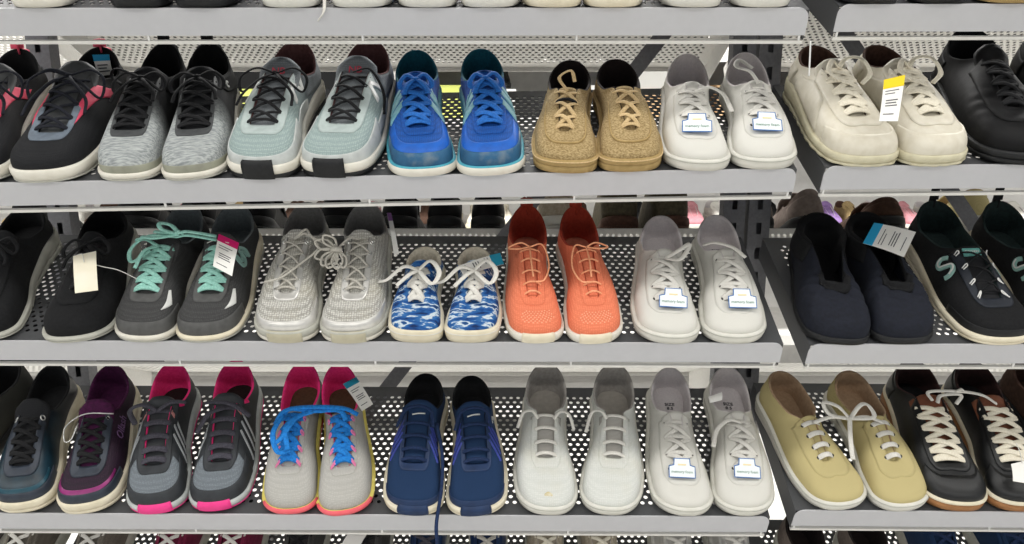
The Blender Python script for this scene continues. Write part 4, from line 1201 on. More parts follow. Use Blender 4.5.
# ================================================================== lower row, left bay
G = 'dark teal walking shoes and plum mate'
PQ = dict(W=.090, hz=.078, az=.058, tz=.080, vz=.058, tf=.34, tb=.52, gf=.012, gb=.016, cw=.032, sh=.032, st=.024, spring=.008, sole_out=.003, text=.018)
for lab, toe, heel, m, up in (('dark teal and plum shoe with cream sole at the left edge of the lower shelf', (22, 509), (58, 374), -1, teal_black),
                          ('dark plum mesh shoe with shiny magenta toe seam and cream sole', (89, 509), (118, 364), 1, purple_black)):
    s = Shoe(lab, 'L3', toe, heel, m, PQ, 'dark teal and plum shoes', L=.245, dyaw=-3)
    s.upper(up); s.lining(plum_lining if m > 0 else black_lining); s.sole(cream_sole, cream_sole, split=.3)
    s.cap('toe_cap', dark_slate, .14, lambda x: .34 - .10 * x * x, h=.0014)
    s.cap('toe_seam', plum_over if m > 0 else mat('teal_gloss', '#214a59', '#183843', scale=30, rough=.3), .12, lambda x: .47 - .08 * x * x, v0=.33, h=.0009)
    s.tongue(black_mesh if m < 0 else plum_lining); s.eyestay(dark_slate, v0=.74, vfront=.78, h=.0016)
    s.lace(black_lace, 'cross', w=.0034, h=.0014)
    if m > 0:
        s.eyelets(silver_eye, n=1, ua=.25, ub=.25, r=.0034)
        V, F = text_mesh('Ollash', .02)
        P, n = s.S(s.ut(np.array(.48), 1), np.array(.45), .002)
        P2, _ = s.S(s.ut(np.array(.58), 1), np.array(.50), .002)
        s.part('side_script', (place_text(V, P, P2 - P, np.cross(n, P2 - P)), F), mat('plum_script', '#6d4f78', rough=.6, bump=0), False)
        k = s.knot()
        s.part('wire_ring', tube([k + np.array([.03, .004, .0]), k + np.array([-.01, .004, .006]), k + np.array([-.034, -.014, .002]), k + np.array([-.034, -.034, -.008]), k + np.array([-.024, -.034, -.006]), k + np.array([-.016, -.012, .004])], .0010, .0010, seg=6), silver_eye)
    else:
        s.eyelets(silver_eye, n=1, ua=.25, ub=.25, r=.0040, ring=True)
    s.done()
G = 'black and grey running shoes with pink toes'
PR = dict(W=.090, hz=.080, az=.058, tz=.080, vz=.056, tf=.36, tb=.575, gf=.013, gb=.017, cw=.032, sh=.026, st=.016, spring=.008, sole_out=.003, text=.014, eyes=5, spread=.001)
for lab, toe, heel, m in (('black and grey running shoe with pink toe, left of its pair beside the plum shoe', (154, 513), (177, 364), -1),
                          ('black and grey running shoe with pink toe bumper, right of its pair', (218, 506), (236, 362), 1)):
    s = Shoe(lab, 'L3', toe, heel, m, PR, G, L=.248, dyaw=-1)
    s.upper(dark_over); s.lining(pink_lining, dark_lining); s.sole(silver_over, hot_pink, split=.14)
    s.band('toe_bumper', hot_pink, [(.003, -.02, 0), (.0050, .5, 0), (.0046, .9, 0), (.0016, 1.2, 0), (-.003, 1.32, 0)], umask=(-.036, .036))
    s.cap('vamp_mesh', grey_vamp, .13, lambda x: .84 - .12 * x * x, v0=.38, h=.0004)
    s.cap('toe_cap', dark_over, .15, lambda x: .40 + .10 * x * x, h=.0014)
    s.tongue(dark_over); s.eyestay(dark_over, v0=.78, vfront=.82, h=.0016)
    for sd in (1, -1):
        for t in (.30, .37, .44):
            s.stroke('side_trim', silver_trim, sd, [(t, .12), (t + .015, .45), (t + .05, .76)], w=.0014, h=.0018)
        s.quad('collar_piping', pink_lining, sd, [(.60, .88), (.60, 1.0), (.66, 1.0), (.66, .86)], h=.002)
        for t in (.46, .53):
            s.quad('lace_loop', mat('salmon_loop', '#c98a86', rough=.8, bump=0), sd, [(t, .80), (t + .035, .80), (t + .035, .97), (t, .97)], h=.002)
    k = s.knot()
    s.lace(charcoal_lace, 'bars', w=.0046, h=.0018, extra=[[k, k + np.array([-.02, .006, .010]), k + np.array([-.042, .006, .0]), k + np.array([-.03, -.02, -.004])], [k, k + np.array([.02, .006, .010]), k + np.array([.042, .01, .004])]] if m < 0 else [[k + np.array([-.03, .016, -.002]), k + np.array([-.01, .006, .008]), k + np.array([.014, .0, .006]), k + np.array([.04, -.012, -.01])], [k, k + np.array([-.02, -.016, .004]), k + np.array([-.036, -.04, -.01])]])
    s.done()
G = 'grey mesh running shoes with rainbow soles'
PS = dict(W=.086, hz=.080, az=.056, tz=.074, vz=.054, tf=.36, tb=.54, gf=.010, gb=.014, cw=.031, sh=.026, st=.010, spring=.006, sole_out=.003, text=.004, eyes=4)
pair = []
for lab, toe, heel, m in (('grey mesh running shoe with yellow and coral sole, left of its pair', (288, 511), (304, 367), -1),
                          ('grey mesh running shoe with yellow and coral sole and a teal-topped price tag', (347, 511), (337, 367), 1)):
    s = Shoe(lab, 'L3', toe, heel, m, PS, G, L=.25)
    s.upper(lt_grey_mesh); s.lining(pink_lining, olive_insole); s.sole(yellow_mid, coral_out, split=.58)
    s.band('toe_bumper', coral_out, [(.002, .1, 0), (.0042, .5, 0), (.0040, .95, 0), (.0005, 1.15, 0)], umask=(-.075, .075))
    s.tongue(lt_grey_mesh); s.eyestay(lt_grey_mesh, v0=.80, vfront=.84, h=.0008)
    for sd in (1, -1):
        for u, v in s.eye_uv(4):
            P0, n = s.S(np.array(sd * u), np.array(.84), .002); P1, _ = s.S(np.array(sd * u), np.array(.98), .003)
            s.part('lace_loop', tube([P0, P1 + n * .002, P1 + np.array([0, -.003, .0]), P0 + np.array([0, -.004, .001])], .0013, .0010, seg=6), pink_loop)
    s.lace(bright_blue_lace, 'mixed', w=.0046, h=.0022, v=.95, lift=.006)
    pair.append(s)
a, b = pair
ka, kb = a.to_world([a.knot(dz=.010)])[0], b.to_world([b.knot(dz=.010)])[0]
c = (ka + kb) / 2 + np.array([0, -.008, .012])
fa = a.to_world([a.knot(-.07, -.004)])[0]
a.part('tied_bow', join([tube(a.to_local(q), .0042, .0020, n=7, seg=8) for q in ([ka + [-.014, -.01, 0], ka + [0, -.004, .012], c, kb + [0, -.004, .012], kb + [.012, -.012, 0]], [ka + [-.02, -.02, -.006], ka + [-.006, -.008, .012], c + [0, .002, .006], kb + [.006, .0, .014], kb + [.028, 0, .004]], [c, ka + [.012, -.02, .004], ka + [-.004, -.045, -.016], ka + [-.012, -.05, -.022]],
    [ka + [-.01, -.01, .006], ka + [-.018, -.04, -.012], fa + [-.01, 0, .008], fa + [.006, .01, .008]], [c + [-.01, 0, 0], ka + [.0, -.03, -.004], fa + [.004, 0, .012]])]), bright_blue_lace)
G = 'navy knit running shoes'
PT = dict(tfo=.04, W=.090, hz=.072, az=.056, tz=.076, vz=.054, tf=.37, tb=.60, gf=.015, gb=.018, cw=.032, sh=.028, st=.016, spring=.008, sole_out=.004, spread=.002, text=.014, eyes=5, toe_pow=2.4)
for lab, toe, heel, m in (('navy knit running shoe with cream sole sides, left of its pair, set further back', (412, 514), (428, 382), -1),
                          ('navy knit running shoe with its toe over the shelf rail, right of its pair', (477, 518), (468, 389), 1)):
    s = Shoe(lab, 'L3', toe, heel, m, PT, G, L=.232 if m < 0 else .228)
    s.upper(navy_knit); s.lining(black_lining); s.sole(cream_sole, cream_sole, split=.3)
    s.cap('toe_cap', navy_over, .12, lambda x: .26 - .10 * x * x, h=.0012)
    s.band('toe_bumper', navy_over, [(.003, -.03, 0), (.0052, .4, 0), (.0052, .9, 0), (.002, 1.2, 0), (-.002, 1.3, 0)], umask=(-.036, .036))
    s.tongue(navy_knit); s.eyestay(navy_over, v0=.84, vfront=.86, h=.0014)
    for sd in (1, -1):
        for k in range(4):
            t = .27 + .055 * k
            s.stroke('side_stripe', purple_stripe, sd, [(t - .02, .45), (t, .68), (t + .02, .90)], w=.0014, h=.0014)
    k = s.knot()
    s.lace(navy_lace, 'bars', n=4, w=.0030, h=.0018, ub=.22, extra=[[k + np.array([-.03, -.02, -.006]), k + np.array([-.02, .004, .006]), k + np.array([0, .012, .008]), k + np.array([.02, .004, .006]), k + np.array([.026, -.02, -.004])]] + ([[k + np.array([.03, -.01, -.006]), k + np.array([.042, -.05, -.03]), k + np.array([.046, -.10, -.045]), k + np.array([.044, -.15, -.06]), k + np.array([.046, -.168, -.075]), k + np.array([.048, -.172, -.10])]] if m < 0 else []))
    c0 = s.tongue_pt(.82, 0, .0015)
    s.part('tongue_mark', tube([c0 + np.array([-.010, -.001, 0]), c0 + np.array([0, .001, .001]), c0 + np.array([.010, .002, 0])], .0015, .0006), reflect)
    if m > 0:
        s.stroke('side_logo', reflect, 1, [(.50, .70), (.54, .74), (.60, .66), (.64, .52)], w=.0022, h=.003)
    s.done()
G = 'white knit lace-ups with round toes'
PU = dict(tfo=.045, W=.096, hz=.080, az=.054, tz=.068, vz=.052, tf=.40, tb=.585, gf=.011, gb=.014, cw=.032, sh=.020, st=.018, spring=.003, sole_out=.002, text=-.002, eyes=4, toe_pow=2.5, toe_round=.2)
for lab, toe, heel, m in (('white knit lace-up with a yellow stain on its round toe, left of its pair', (546, 513), (548, 365), -1),
                          ('white knit lace-up with an unstained round toe, right of its pair', (611, 514), (613, 365), 1)):
    s = Shoe(lab, 'L3', toe, heel, m, PU, G, L=.25)
    s.upper(white_knit); s.lining(mat('grey_beige_lining', '#aaa59f', '#9c9791', scale=200, bump=.2, rough=.9), mat('beige_insole', '#b3ada4', '#a8a299', scale=120, bump=.1, rough=.9)); s.sole(white_rubber, line=greywhite_sole, line_at=.75)
    s.tongue(grey_mesh_tongue); s.eyestay(white_knit, v0=.80, vfront=.84, h=.0010)
    if m < 0:
        s.cap('stain', mat('toe_stain', '#c8b98a', '#ddd6bf', scale=180, rough=.9, bump=0), .011, lambda x: .45 - .05 * x * x, v0=.36, h=.0002, nu=9, nv=5)
    k = s.knot()
    s.lace(white_lace, 'bars', w=.0030, h=.0014, extra=[[k + np.array([-sd * .012, -.004, -.002]), k + np.array([-sd * .022, .006, .004]), k + np.array([-sd * .036, .008, -.004]), k + np.array([-sd * .044, -.01 * (2 if m > 0 else 1), -.018])] for sd in ((1, -1) if m < 0 else (1,))])
    c = np.array([0, .80 * s.L, s.p['sh'] * .7 + .0035])
    V, F = text_mesh('38', .012)
    s.part('insole_print', (place_text(V, c, (1, 0, 0), (0, 1, 0)), F), dark_over, False)
    s.done()
G = 'white canvas shoes on the lower shelf'
canvas_shoe('white canvas sneaker on the lower shelf beside the white knit pair', 'L3', (684, 515), (671, 362), -1, G, sticker=True, L=.256, P=dict(W=.093, hz=.066))
canvas_shoe('white canvas sneaker with a paper scrap on its tongue, on the lower shelf', 'L3', (746, 515), (724, 362), 1, G, sticker=True, L=.258, sk=-1, P=dict(W=.093, hz=.066), extra=lambda s: [[s.knot(-.01), s.knot(-.012) + np.array([-.02, 0, .006]), s.knot(-.016) + np.array([-.038, -.008, -.004]), s.knot(-.03) + np.array([-.046, -.02, -.014])]])

# ------------------------------------------------------------------ lower row, right bay
G = 'khaki canvas shoes'
pw = []
for lab, toe, heel, m, sk in (('khaki canvas sneaker turned to the right, left of its pair', (846, 509), (800, 384), -1, 0), ('khaki canvas sneaker with white laces, right of its pair beside the black leather sneaker', (906, 509), (856, 384), 1, 0)):
    s = canvas_shoe(lab, 'R3', toe, heel, m, G, up=khaki, sole=white_rubber, lin=khaki_lining, eye=dark_eye, L=.238, P=dict(tfo=.065, tb=.53, W=.095, hz=.066, az=.060 if m < 0 else .052, cw=.024 if m < 0 else .027, sh=.024, st=.017, spread=.003), dyaw=-5 if m < 0 else -2, style='bars', lv=.90)
    pw.append(s)
a, b = pw
ka, kb = a.to_world([a.knot(dz=.006)])[0], b.to_world([b.knot(dz=.006)])[0]
c = (ka + kb) / 2 + np.array([0, -.004, .008])
a.part('tied_bow', join([tube(a.to_local(q), .0036, .0015, n=7, seg=8) for q in ([ka, (ka + c) / 2 + [0, 0, .006], c, (kb + c) / 2 + [0, 0, .006], kb], [c, c + [-.02, -.0, .020], c + [-.038, .01, .022], c + [-.03, .002, .006], c], [c, c + [.014, .0, .022], c + [.03, .008, .018], c + [.034, -.004, .004], c],
    [c, c + [-.006, -.02, -.016], c + [-.010, -.04, -.034], c + [-.012, -.052, -.042]], [c + [-.005, 0, 0], c + [0, -.006, .004], c + [.005, 0, 0]])]), white_lace)
G = 'black leather gum-soled sneakers'
PX = dict(tfo=.035, W=.100, hz=.076, az=.060, tz=.074, vz=.054, tf=.36, tb=.64, gf=.015, gb=.020, cw=.034, sh=.026, st=.022, spring=.004, sole_out=.0025, text=.006, eyes=6)
px_ = []
for lab, toe, heel, m in (('black leather sneaker with cream laces and gum sole beside the khaki pair', (957, 510), (925, 370), -1),
                          ('black leather sneaker with cream laces and a white hang tag at the right edge', (1024, 510), (982, 372), 1)):
    s = Shoe(lab, 'R3', toe, heel, m, PX, G, L=.252, dyaw=-3)
    s.upper(black_leather_matt); s.lining(mat('dark_red_lining', '#3a2422', '#2c1b1a', scale=120, bump=.2, rough=.9), black_lining); s.sole(cream_sole, gum, split=.66)
    s.tongue(brown_in); s.eyestay(black_leather_matt, v0=.70, vfront=.80, h=.0018)
    s.cap('toe_panel', black_leather_matt, .12, lambda x: .70 - .18 * x * x, h=.0010)
    s.heel('heel_counter', black_leather_matt, .11, .85, h=.0014)
    s.lace(cream_lace, 'cross', n=6, w=.0044, h=.0018, v=.84, ua=.084)
    px_.append(s)
a, b = px_
ka, kb = a.to_world([a.knot(.01, .006)])[0], b.to_world([b.knot(.0, .004)])[0]
c = (ka * .6 + kb * .4) + np.array([0, -.004, .016])
a.part('tied_bow', join([tube(a.to_local(q), .0030, .0014, n=7, seg=8) for q in ([ka + [-.004, -.012, 0], ka + [-.004, 0, .010], c, (c + kb) / 2 + [.006, 0, .004], kb], [ka + [0, -.02, 0], ka + [.012, -.006, .006], c + [.0, -.004, -.004], c + [-.01, -.012, -.016]], [c + [-.006, 0, 0], c + [0, -.004, .005], c + [.006, 0, 0]])]), white_lace)
s = Shoe('brown suede shoe barely in view at the right edge of the lower shelf', 'R3', (1104, 510), (1046, 374), 1, dict(W=.094, hz=.084, az=.066, tz=.08), None, L=.262, dyaw=-3)
s.upper(brown_suede); s.lining(brown_lining); s.sole(black_rubber); s.tongue(brown_suede); s.eyestay(brown_suede); s.lace(tan_lace, 'mixed'); s.done()

s = Shoe('dark grey boot side at the left edge of the lower shelf', 'L3', (-75, 509), (-15, 372), -1, dict(W=.098, hz=.10, az=.08, tz=.09), None, L=.25, dyaw=4)
s.upper(mat('dark_olive_grey_leather', '#3b3b36', '#33332f', scale=50, rough=.6)); s.lining(black_lining); s.sole(black_rubber); s.tongue(black_mesh); s.eyestay(dark_over); s.lace(black_lace, 'mixed'); s.done()
# ================================================================== top row (only toes show) and bottom row (only heels and tongues show)
BASE = dict(W=.088, hz=.074, az=.056, tz=.074, vz=.056)
def plain(label, row, px, py, m, group, up, so, li, lc, out=None, yaw=0, L=.25, P={}, cap=None, style='mixed', pipe=None, dx=0):
    x, v = on(row, px, py, .008)
    if row[1] == '0': P = dict(dict(W=.079), **P)
    s = Shoe(label, row, None, None, m, dict(BASE, **P), group, L=L, yaw=yaw, at=(x + dx, max(v, -.004)))
    s.upper(up); s.lining(li); s.sole(so, out); s.tongue(up); s.eyestay(up)
    if cap: s.cap('toe_cap', cap, .14, lambda x: .42 - .12 * x * x)
    if pipe:
        for sd in (1, -1): s.stroke('side_piping', pipe, sd, [(.22, .1), (.30, .5), (.42, .7), (.60, .5), (.66, .1)], w=.002, h=.0018)
    s.lace(lc, style)
    return s.done()
for lab, px, m, up, so, cap, g, pipe in (
        ('black shoe with a pink toe in the top left corner', 26, -1, black_mesh, offwhite_sole, pink, 'black and pink shoes on the topmost shelf', white_rubber),
        ('black ribbed shoe with a pink trim on the topmost shelf, left of its pair', 127, -1, black_rubber, black_rubber, None, 'black ribbed shoes on the topmost shelf', pink),
        ('black ribbed shoe with a pink trim on the topmost shelf, beside a white toe', 196, 1, black_rubber, black_rubber, None, 'black ribbed shoes on the topmost shelf', pink),
        ('plain white shoe on the topmost shelf, first from the left of the white toes', 283, -1, white_canvas, white_rubber, None, 'white shoes on the topmost shelf', None),
        ('plain white shoe on the topmost shelf with a lace hanging over the rail', 357, 1, white_canvas, white_rubber, None, 'white shoes on the topmost shelf', None),
        ('white ridged shoe on the topmost shelf, left of its pair', 424, -1, white_knit, white_rubber, white_rubber, 'white ridged shoes on the topmost shelf', None),
        ('white ridged shoe on the topmost shelf, beside the beige toes', 490, 1, white_knit, white_rubber, white_rubber, 'white ridged shoes on the topmost shelf', None),
        ('beige panelled shoe on the topmost shelf above the tan burlap pair, left of two', 553, -1, cream_leather, cream_sole, cream_leather, 'beige shoes on the topmost shelf', tan_lace),
        ('beige panelled shoe on the topmost shelf above the tan burlap pair, right of two', 617, 1, cream_leather, cream_sole, cream_leather, 'beige shoes on the topmost shelf', tan_lace),
        ('white canvas shoe on the topmost shelf, second from the end of the bay', 697, -1, white_canvas, white_rubber, None, 'white canvas shoes at the end of the topmost shelf', None),
        ('white canvas shoe on the topmost shelf, last before the gap between bays', 770, 1, white_canvas, white_rubber, None, 'white canvas shoes at the end of the topmost shelf', None)):
    s = plain(lab, 'L0', px, 11, m, g, up, so, white_lining if up in (white_canvas, white_knit) else black_lining, white_lace if up in (white_canvas, white_knit, cream_leather) else black_lace, cap=cap, pipe=pipe)
    if 'hanging over' in lab:
        p0 = np.array(world_pt('L0', *on('L0', 327, 6, 0), .02)); p1 = hit_y(324, 10, -.006); p2 = hit_y(318, 21, -.003)
        s.part('loose_lace', tube(s.to_local([p0 + [0, .03, .02], p0, p1, p2]), .0022, .001, seg=8), white_lace)
for lab, px, m, up, so in (('black strappy shoe on the topmost shelf of the right bay', 880, -1, black_rubber, black_rubber), ('black shoe on the topmost shelf of the right bay, second from the bay gap', 954, 1, black_rubber, black_rubber),
                           ('tan woven shoe in the top right corner', 1022, -1, tan_weave, tan_rib)):
    plain(lab, 'R0', px, 8, m, 'shoes on the topmost shelf of the right bay', up, so, black_lining, black_lace, pipe=black_leather if up is black_rubber else None)

maroon = mat('maroon_mesh', '#8c2048', '#6d1838', kind='voronoi', scale=400, lo=.1, hi=.55, bump=.3, rough=.8)
dk_grey = mat('dark_grey_mesh', '#4c4b49', '#3d3c3a', kind='voronoi', scale=400, lo=.1, hi=.55, bump=.3, rough=.85)
warm_grey = mat('warm_grey_mesh', '#7c766d', '#696359', kind='voronoi', scale=400, lo=.1, hi=.55, bump=.3, rough=.85)
taupe = mat('taupe_suede', '#82766e', '#736760', scale=120, bump=.4, rough=.95)
beige_knit = mat('beige_knit', '#b5aa98', '#a39884', scale=200, bump=.3, rough=.9)
LOW = [('L4', -8, -1, dk_grey, black_lining, black_lace, 'dark shoe cut off by the bottom left corner', None),
       ('L4', 48, -1, warm_grey, dk_grey, white_lace, 'grey shoe with loose white lace at the bottom left corner, top of tongue only', 'grey shoes on the lowest shelf'),
       ('L4', 112, 1, warm_grey, silver_lining, white_lace, 'grey mesh shoe on the lowest shelf beside the maroon pair', 'grey shoes on the lowest shelf'),
       ('L4', 190, -1, maroon, black_lining, white_lace, 'maroon mesh shoe on the lowest shelf, left of its pair', 'maroon shoes on the lowest shelf'),
       ('L4', 246, 1, maroon, black_lining, white_lace, 'maroon mesh shoe on the lowest shelf, right of its pair', 'maroon shoes on the lowest shelf'),
       ('L4', 312, -1, dk_grey, black_lining, black_lace, 'dark grey shoe on the lowest shelf left of the white tag', 'dark grey shoes on the lowest shelf'),
       ('L4', 372, 1, dk_grey, black_lining, black_lace, 'dark grey shoe on the lowest shelf right of the white tag', 'dark grey shoes on the lowest shelf'),
       ('L4', 432, -1, navy_over, black_lining, charcoal_lace, 'dark navy shoe on the lowest shelf under the navy running pair, left of two', 'dark navy shoes on the lowest shelf'),
       ('L4', 486, 1, navy_over, black_lining, silver_lace, 'dark navy shoe on the lowest shelf under the navy running pair, right of two', 'dark navy shoes on the lowest shelf'),
       ('L4', 546, -1, beige_knit, white_lining, cream_lace, 'beige shoe on the lowest shelf, left of its pair', 'beige shoes on the lowest shelf'),
       ('L4', 594, 1, beige_knit, white_lining, cream_lace, 'beige shoe on the lowest shelf, right of its pair', 'beige shoes on the lowest shelf'),
       ('L4', 668, -1, silver_cap, white_lining, white_lace, 'silvery white shoe on the lowest shelf, left of its pair', 'silvery shoes on the lowest shelf'),
       ('L4', 720, 1, silver_cap, white_lining, white_lace, 'silvery white shoe on the lowest shelf, right of its pair', 'silvery shoes on the lowest shelf'),
       ('R4', 792, -1, taupe, dark_lining, tan_lace, 'taupe shoe on the lowest shelf showing its dark opening, beside the bay gap', 'taupe shoes on the lowest shelf'),
       ('R4', 848, 1, taupe, dark_lining, tan_lace, 'taupe shoe on the lowest shelf showing its dark opening, right of its pair', 'taupe shoes on the lowest shelf'),
       ('R4', 920, -1, navy_knit, black_lining, navy_lace, 'navy shoe on the lowest shelf under the black gum-soled sneakers, left of two', 'navy shoes on the lowest shelf'),
       ('R4', 985, 1, navy_knit, black_lining, navy_lace, 'navy shoe on the lowest shelf under the black gum-soled sneakers, right of two', 'navy shoes on the lowest shelf'),
       ('R4', 1040, -1, maroon, black_lining, white_lace, 'maroon shoe in the bottom right corner', None)]
for row, px, m, up, li, lc, lab, g in LOW:
    tx = 512 + (px - 512) * 1.15
    hi = row == 'R4' and px < 900
    plain(lab, row, tx, 672, m, g, up, greywhite_sole, li, lc, L=.245, P=dict(hz=.092, tz=.088, az=.07, tb=.70, text=.016, back=.034) if not hi else dict(hz=.09, az=.075, tz=.08, text=0.0))

# ================================================================== shoes on the far face, heels towards us
def far_shoe(label, px, W=.08, hz=.075, up=black_leather, li=black_lining, so=black_rubber, L=.24, group='shoes on the far face', **P):
    X = hit_y(px, 226, .33)[0]
    s = Shoe(label, 'FB', None, None, 1, dict(BASE, W=W, hz=hz, az=hz - .02, tz=hz, **P), group, L=L, yaw=0, at=(-X, DEPTH - L - .004))
    s.upper(up); s.lining(li); s.sole(so, so); s.tongue(up); s.heel('heel_counter', up, .10, .8); s.lace(black_lace, 'bars'); return s.done()
far_shoe('black shoe on the far face, its heel behind the cut-off black knit shoe', 18)
far_shoe('black shoe on the far face behind the gap between tagged black shoe and charcoal pair', 128, W=.10)
far_shoe('black shoe on the far face, its heel seen above the charcoal pair', 190)
far_shoe('black shoe on the far face, its heel seen between the charcoal and silver pairs', 252)
far_shoe('black shoe on the far face, its heel seen between the two silver shoes', 336, W=.09)
far_shoe('black shoe on the far face, its heel just right of the silver pair', 398, W=.085)
far_shoe('black shoe on the far face, its heel above the left tie-dye shoe', 444)
far_shoe('black shoe on the far face, its heel above the right tie-dye shoe', 489)
far_shoe('tan shoe on the far face, its heel behind the coral pair', 560, W=.1, up=beige_knit, li=white_lining, so=white_rubber)
boot = mat('dark_olive_suede', '#57503f', '#453f31', scale=150, bump=.4, rough=.95)
far_shoe('dark olive ankle boot on the far face, left of two behind the white canvas pair', 624, W=.088, hz=.14, up=boot, so=brown_lining)
far_shoe('dark olive ankle boot on the far face, right of two behind the white canvas pair', 676, W=.088, hz=.14, up=boot, so=brown_lining)
far_shoe('taupe shoe on the far face beside the slotted uprights', 762, W=.09, up=taupe, li=taupe, so=black_rubber)
far_shoe('taupe shoe on the far face behind the left navy slip-on', 816, W=.082, up=taupe, li=taupe, so=black_rubber)
far_shoe('brown shoe on the far face behind the blue-ended tag', 894, W=.10, hz=.06, up=brown_suede, li=brown_lining, so=black_rubber)
far_shoe('khaki shoe on the far face behind the black stretch-lace trainers', 985, W=.10, up=khaki, li=khaki_lining, so=white_rubber)

for lab, px in (('black boot on the far face behind the dark teal shoe, first from the left', 6), ('black boot on the far face behind the dark teal shoe, second from the left', 48), ('black boot on the far face behind the plum shoe', 92)):
    X = hit_y(px, 372, .33)[0]
    s = Shoe(lab, 'FC', None, None, 1, dict(BASE, W=.084, hz=.12, az=.10, tz=.11), 'black boots on the far face', L=.24, yaw=0, at=(-X, DEPTH - .244))
    s.upper(black_leather); s.lining(black_lining); s.sole(black_rubber); s.tongue(black_leather); s.lace(black_lace, 'bars'); s.done()
s = Shoe('black shoe on the upper far shelf, its sole glimpsed through the holes', 'FA', None, None, 1, dict(BASE, W=.11), 'black shoes on the upper far shelf', L=.25, yaw=0, at=(-X_END + .06, .008), simple=True)
s.upper(black_knit); s.lining(black_lining); s.sole(black_rubber); s.tongue(black_knit); r0 = s.done().root
for i in range(1, 21):
    c = r0.copy(); COL.objects.link(c)
    xx = -X_END + .06 + .105 * i if i < 11 else -X_START - .06 - .105 * (i - 11)
    c.matrix_world = frame_matrix('FA', xx, .008, 0, .0002)
V, F = tube([hit_y(810.5, 41, .0), hit_y(810, 55, .004), hit_y(809, 76, .008)], .0011, .0008, seg=6)
tag(mesh_obj('hanging_wire', V, F, m_peg), 'thin white wire hanging from the end of the topmost left shelf', 'wire')
# ================================================================== the run of shelving across the next aisle
m_board = mat('white_shelf_board', '#eceae6', '#e4e2de', rough=.5, scale=30, bump=0)
m_card = [mat('box_white', '#efeeea', rough=.8, bump=0), mat('box_lime', '#d9e27a', rough=.8, bump=0), mat('box_black', '#1b1b1d', rough=.7, bump=0), mat('box_tan', '#d8b58a', rough=.8, bump=0)]
Yg = 2.25
o = mesh_obj('back_panel', *box(-3, 3, Yg + .45, Yg + .47, 0, 1.9), m_board, smooth=False); tag(o, 'pale back panel of the shelving across the next aisle', 'panel')
for z, d in ((.90, 'middle'), (1.36, 'upper'), (.45, 'lower'), (1.62, 'top'), (.12, 'bottom')):
    V, F = join([box(-3, 3, Yg, Yg + .45, z - .025, z), box(-3, 3, Yg - .012, Yg, z - .04, z + .004)])
    o = mesh_obj('shelf_board', V, F, m_board, smooth=False); tag(o, 'white %s shelf board of the run across the next aisle' % d, 'shelf', 'shelf boards across the next aisle')
rnd = random.Random(3)
x = -2.4; i = 0
while x < 2.5:
    w = rnd.uniform(.16, .3); h = rnd.choice((.10, .115, .13)); c = rnd.choices((0, 1, 2, 3), (5, 2, 3, 2))[0]
    if abs(x + w / 2 - hit_y(500, 75, Yg)[0]) < w / 2 + .07: x += w + .03; continue
    for k in range(2):
        cc = m_card[c if k == 0 else rnd.choice((0, 0, 1, 2))]
        body = box(x, x + w, Yg + .03, Yg + .36, 1.3605 + k * (h + .001), 1.3605 + k * (h + .001) + h - .03)
        lid = box(x - .004, x + w + .004, Yg + .026, Yg + .364, 1.3605 + k * (h + .001) + h - .034, 1.3605 + k * (h + .001) + h)
        if 1.36 + (k + 1) * (h + .001) > 1.61: break
        V, F = join([body, lid])
        tag(mesh_obj('shoe_box', V, F, cc, smooth=False), 'cardboard shoe box stacked on the shelving across the next aisle', 'box', 'shoe boxes across the next aisle')
    x += w + rnd.uniform(.02, .06)
sands = [(tan_weave, brown_lining, tan_rib), (mat('lilac_synthetic', '#8d6fa6', '#7b5f93', scale=60, rough=.6), white_lining, white_rubber), (white_canvas, white_lining, white_rubber),
         (brown_suede, brown_lining, black_rubber), (cream_leather, khaki_lining, cream_sole), (black_leather, black_lining, black_rubber), (mat('rose_synthetic', '#c98b92', '#b97a82', scale=60, rough=.6), white_lining, white_rubber)]
protos = []
names = ['tan', 'lilac', 'white', 'brown', 'cream', 'black', 'rose']
FR['G'] = (np.array([0, Yg + .03, .9005]), np.array([1., 0, 0]), np.array([0, math.cos(.06), math.sin(.06)]), np.array([0, -math.sin(.06), math.cos(.06)]))
for i, (up, li, so) in enumerate(sands):
    s = Shoe('%s shoe in the row on the shelving across the next aisle' % names[i], 'G', None, None, 1, dict(BASE), 'small %s shoes across the next aisle' % names[i], L=.24, yaw=0, at=(-2.1 + .115 * i, 0), simple=True)
    s.upper(up); s.lining(li); s.sole(so); s.tongue(up); protos.append(s.done().root)
for i in range(7, 38):
    p = protos[rnd.randrange(7)]
    c = p.copy(); COL.objects.link(c)
    M = frame_matrix('G', -2.1 + .115 * i + rnd.uniform(-.008, .008), 0, rnd.uniform(-.1, .1), .0004)
    c.matrix_world = M
dead = protos[5].copy(); COL.objects.link(dead); FR['H'] = (np.array([0, Yg + .03, 1.4755]),) + FR['G'][1:]
xb = hit_y(500, 75, Yg)[0]
tag(mesh_obj('shoe_box', *join([box(xb - .06, xb + .06, Yg + .02, Yg + .34, 1.3605, 1.45), box(xb - .064, xb + .064, Yg + .016, Yg + .344, 1.45, 1.475)]), m_card[0], smooth=False), 'cardboard shoe box under the black shoe across the next aisle', 'box', 'shoe boxes across the next aisle')
dead.matrix_world = frame_matrix('H', hit_y(500, 75, Yg)[0], -.012, 0, 0); dead['label'] = 'black shoe standing among the boxes across the next aisle'; del dead['group']

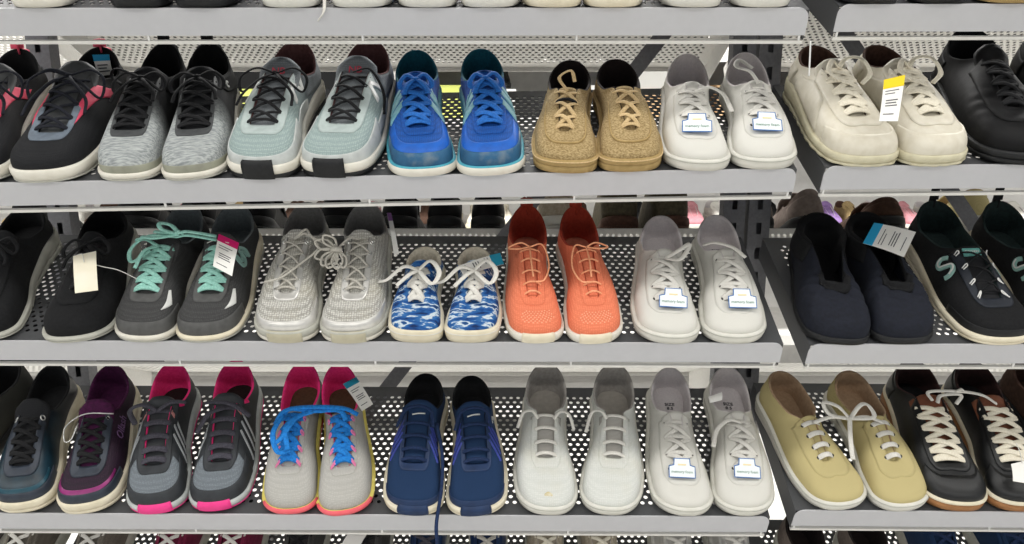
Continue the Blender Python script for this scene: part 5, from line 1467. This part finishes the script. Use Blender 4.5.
# ================================================================== price tags hanging on the shoes
def px_tag(label, row, pts, hs, bands=(), lines=True, string=None, m=M_PAPER, cat='price tag', name='price_tag'):
    P = [world_pt(row, *on(row, x, y, h), h) for (x, y), h in zip(pts, hs)]
    st = None
    if string: st = [world_pt(row, *on(row, x, y, h), h) for x, y, h in string]
    ln = ((.33, .12, .8, .018), (.40, .12, .62, .018), (.56, .2, .8, .022), (.62, .2, .74, .022), (.68, .2, .8, .022), (.86, .15, .7, .018)) if lines else ()
    return card(name, label, cat, P, m, bands=bands, lines=ln, string=st, m_str=M_TSTR)
px_tag('blank cream hang tag on the black knit shoe at the left', 'L2', [(73, 256), (96, 251), (98, 290), (75, 293)], (.088, .088, .082, .082), lines=False, string=[(84, 262, .089), (82, 254, .088), (76, 258, .082), (100, 266, .08), (118, 270, .075), (137, 279, .062)], m=mat('cream_tag', '#ece4cc', '#f1ebd8', scale=20, rough=.7, bump=0))
px_tag('white price tag with a magenta top on the charcoal shoe with mint laces', 'L2', [(219, 234), (239, 243), (232, 276), (213, 266)], (.098, .098, .088, .088), bands=((0, .22, magenta_tag),), string=[(229, 243, .099), (216, 240, .092), (207, 243, .086)])
px_tag('narrow white tag hanging at the right side of the right silver shoe', 'L2', [(387, 213), (391, 213), (399, 254), (394, 255)], (.08, .078, .055, .055), bands=((0, .2, mat('violet_tag', '#8a5a9a', rough=.6, bump=0)),), lines=False)
px_tag('white paper tag with a teal end lying across the right tie-dye shoe', 'L2', [(500, 253), (504, 264), (464, 276), (458, 266)], (.064, .062, .062, .064), bands=((0, .26, teal_tag),), lines=True)
px_tag('white price tag with a blue end sticking out from the right navy slip-on', 'R2', [(863, 243), (874, 223), (916, 232), (904, 257)], (.084, .088, .088, .084), bands=((0, .22, cyan_tag),))
px_tag('white price tag with a teal top on the right rainbow-soled shoe', 'L3', [(343, 384), (356, 377), (373, 404), (362, 411)], (.076, .072, .06, .064), bands=((0, .2, teal_tag),))
px_tag('white price tag with a yellow top between the chunky cream sneakers', 'R1', [(884, 80), (905, 75), (898, 121), (879, 121)], (.102, .102, .088, .088), bands=((0, .26, yellow_tag),))
px_tag('white hang tag at the right edge on the black gum-soled sneaker', 'R3', [(1011, 464), (1032, 459), (1032, 484), (1013, 481)], (.076, .076, .07, .07), lines=False, string=[(1022, 463, .077), (1020, 452, .078), (1016, 443, .076)])
px_tag('white hang tag at the bottom edge on the dark grey shoe', 'L4', [(352, 528), (367, 534), (355, 555), (340, 547)], (.10, .10, .09, .09), lines=False)
px_tag('white paper scrap on the tongue of the last lower canvas sneaker', 'L3', [(708, 397), (722, 392), (722, 400), (710, 403)], (.078, .078, .074, .074), lines=False, cat='paper', name='paper_scrap')
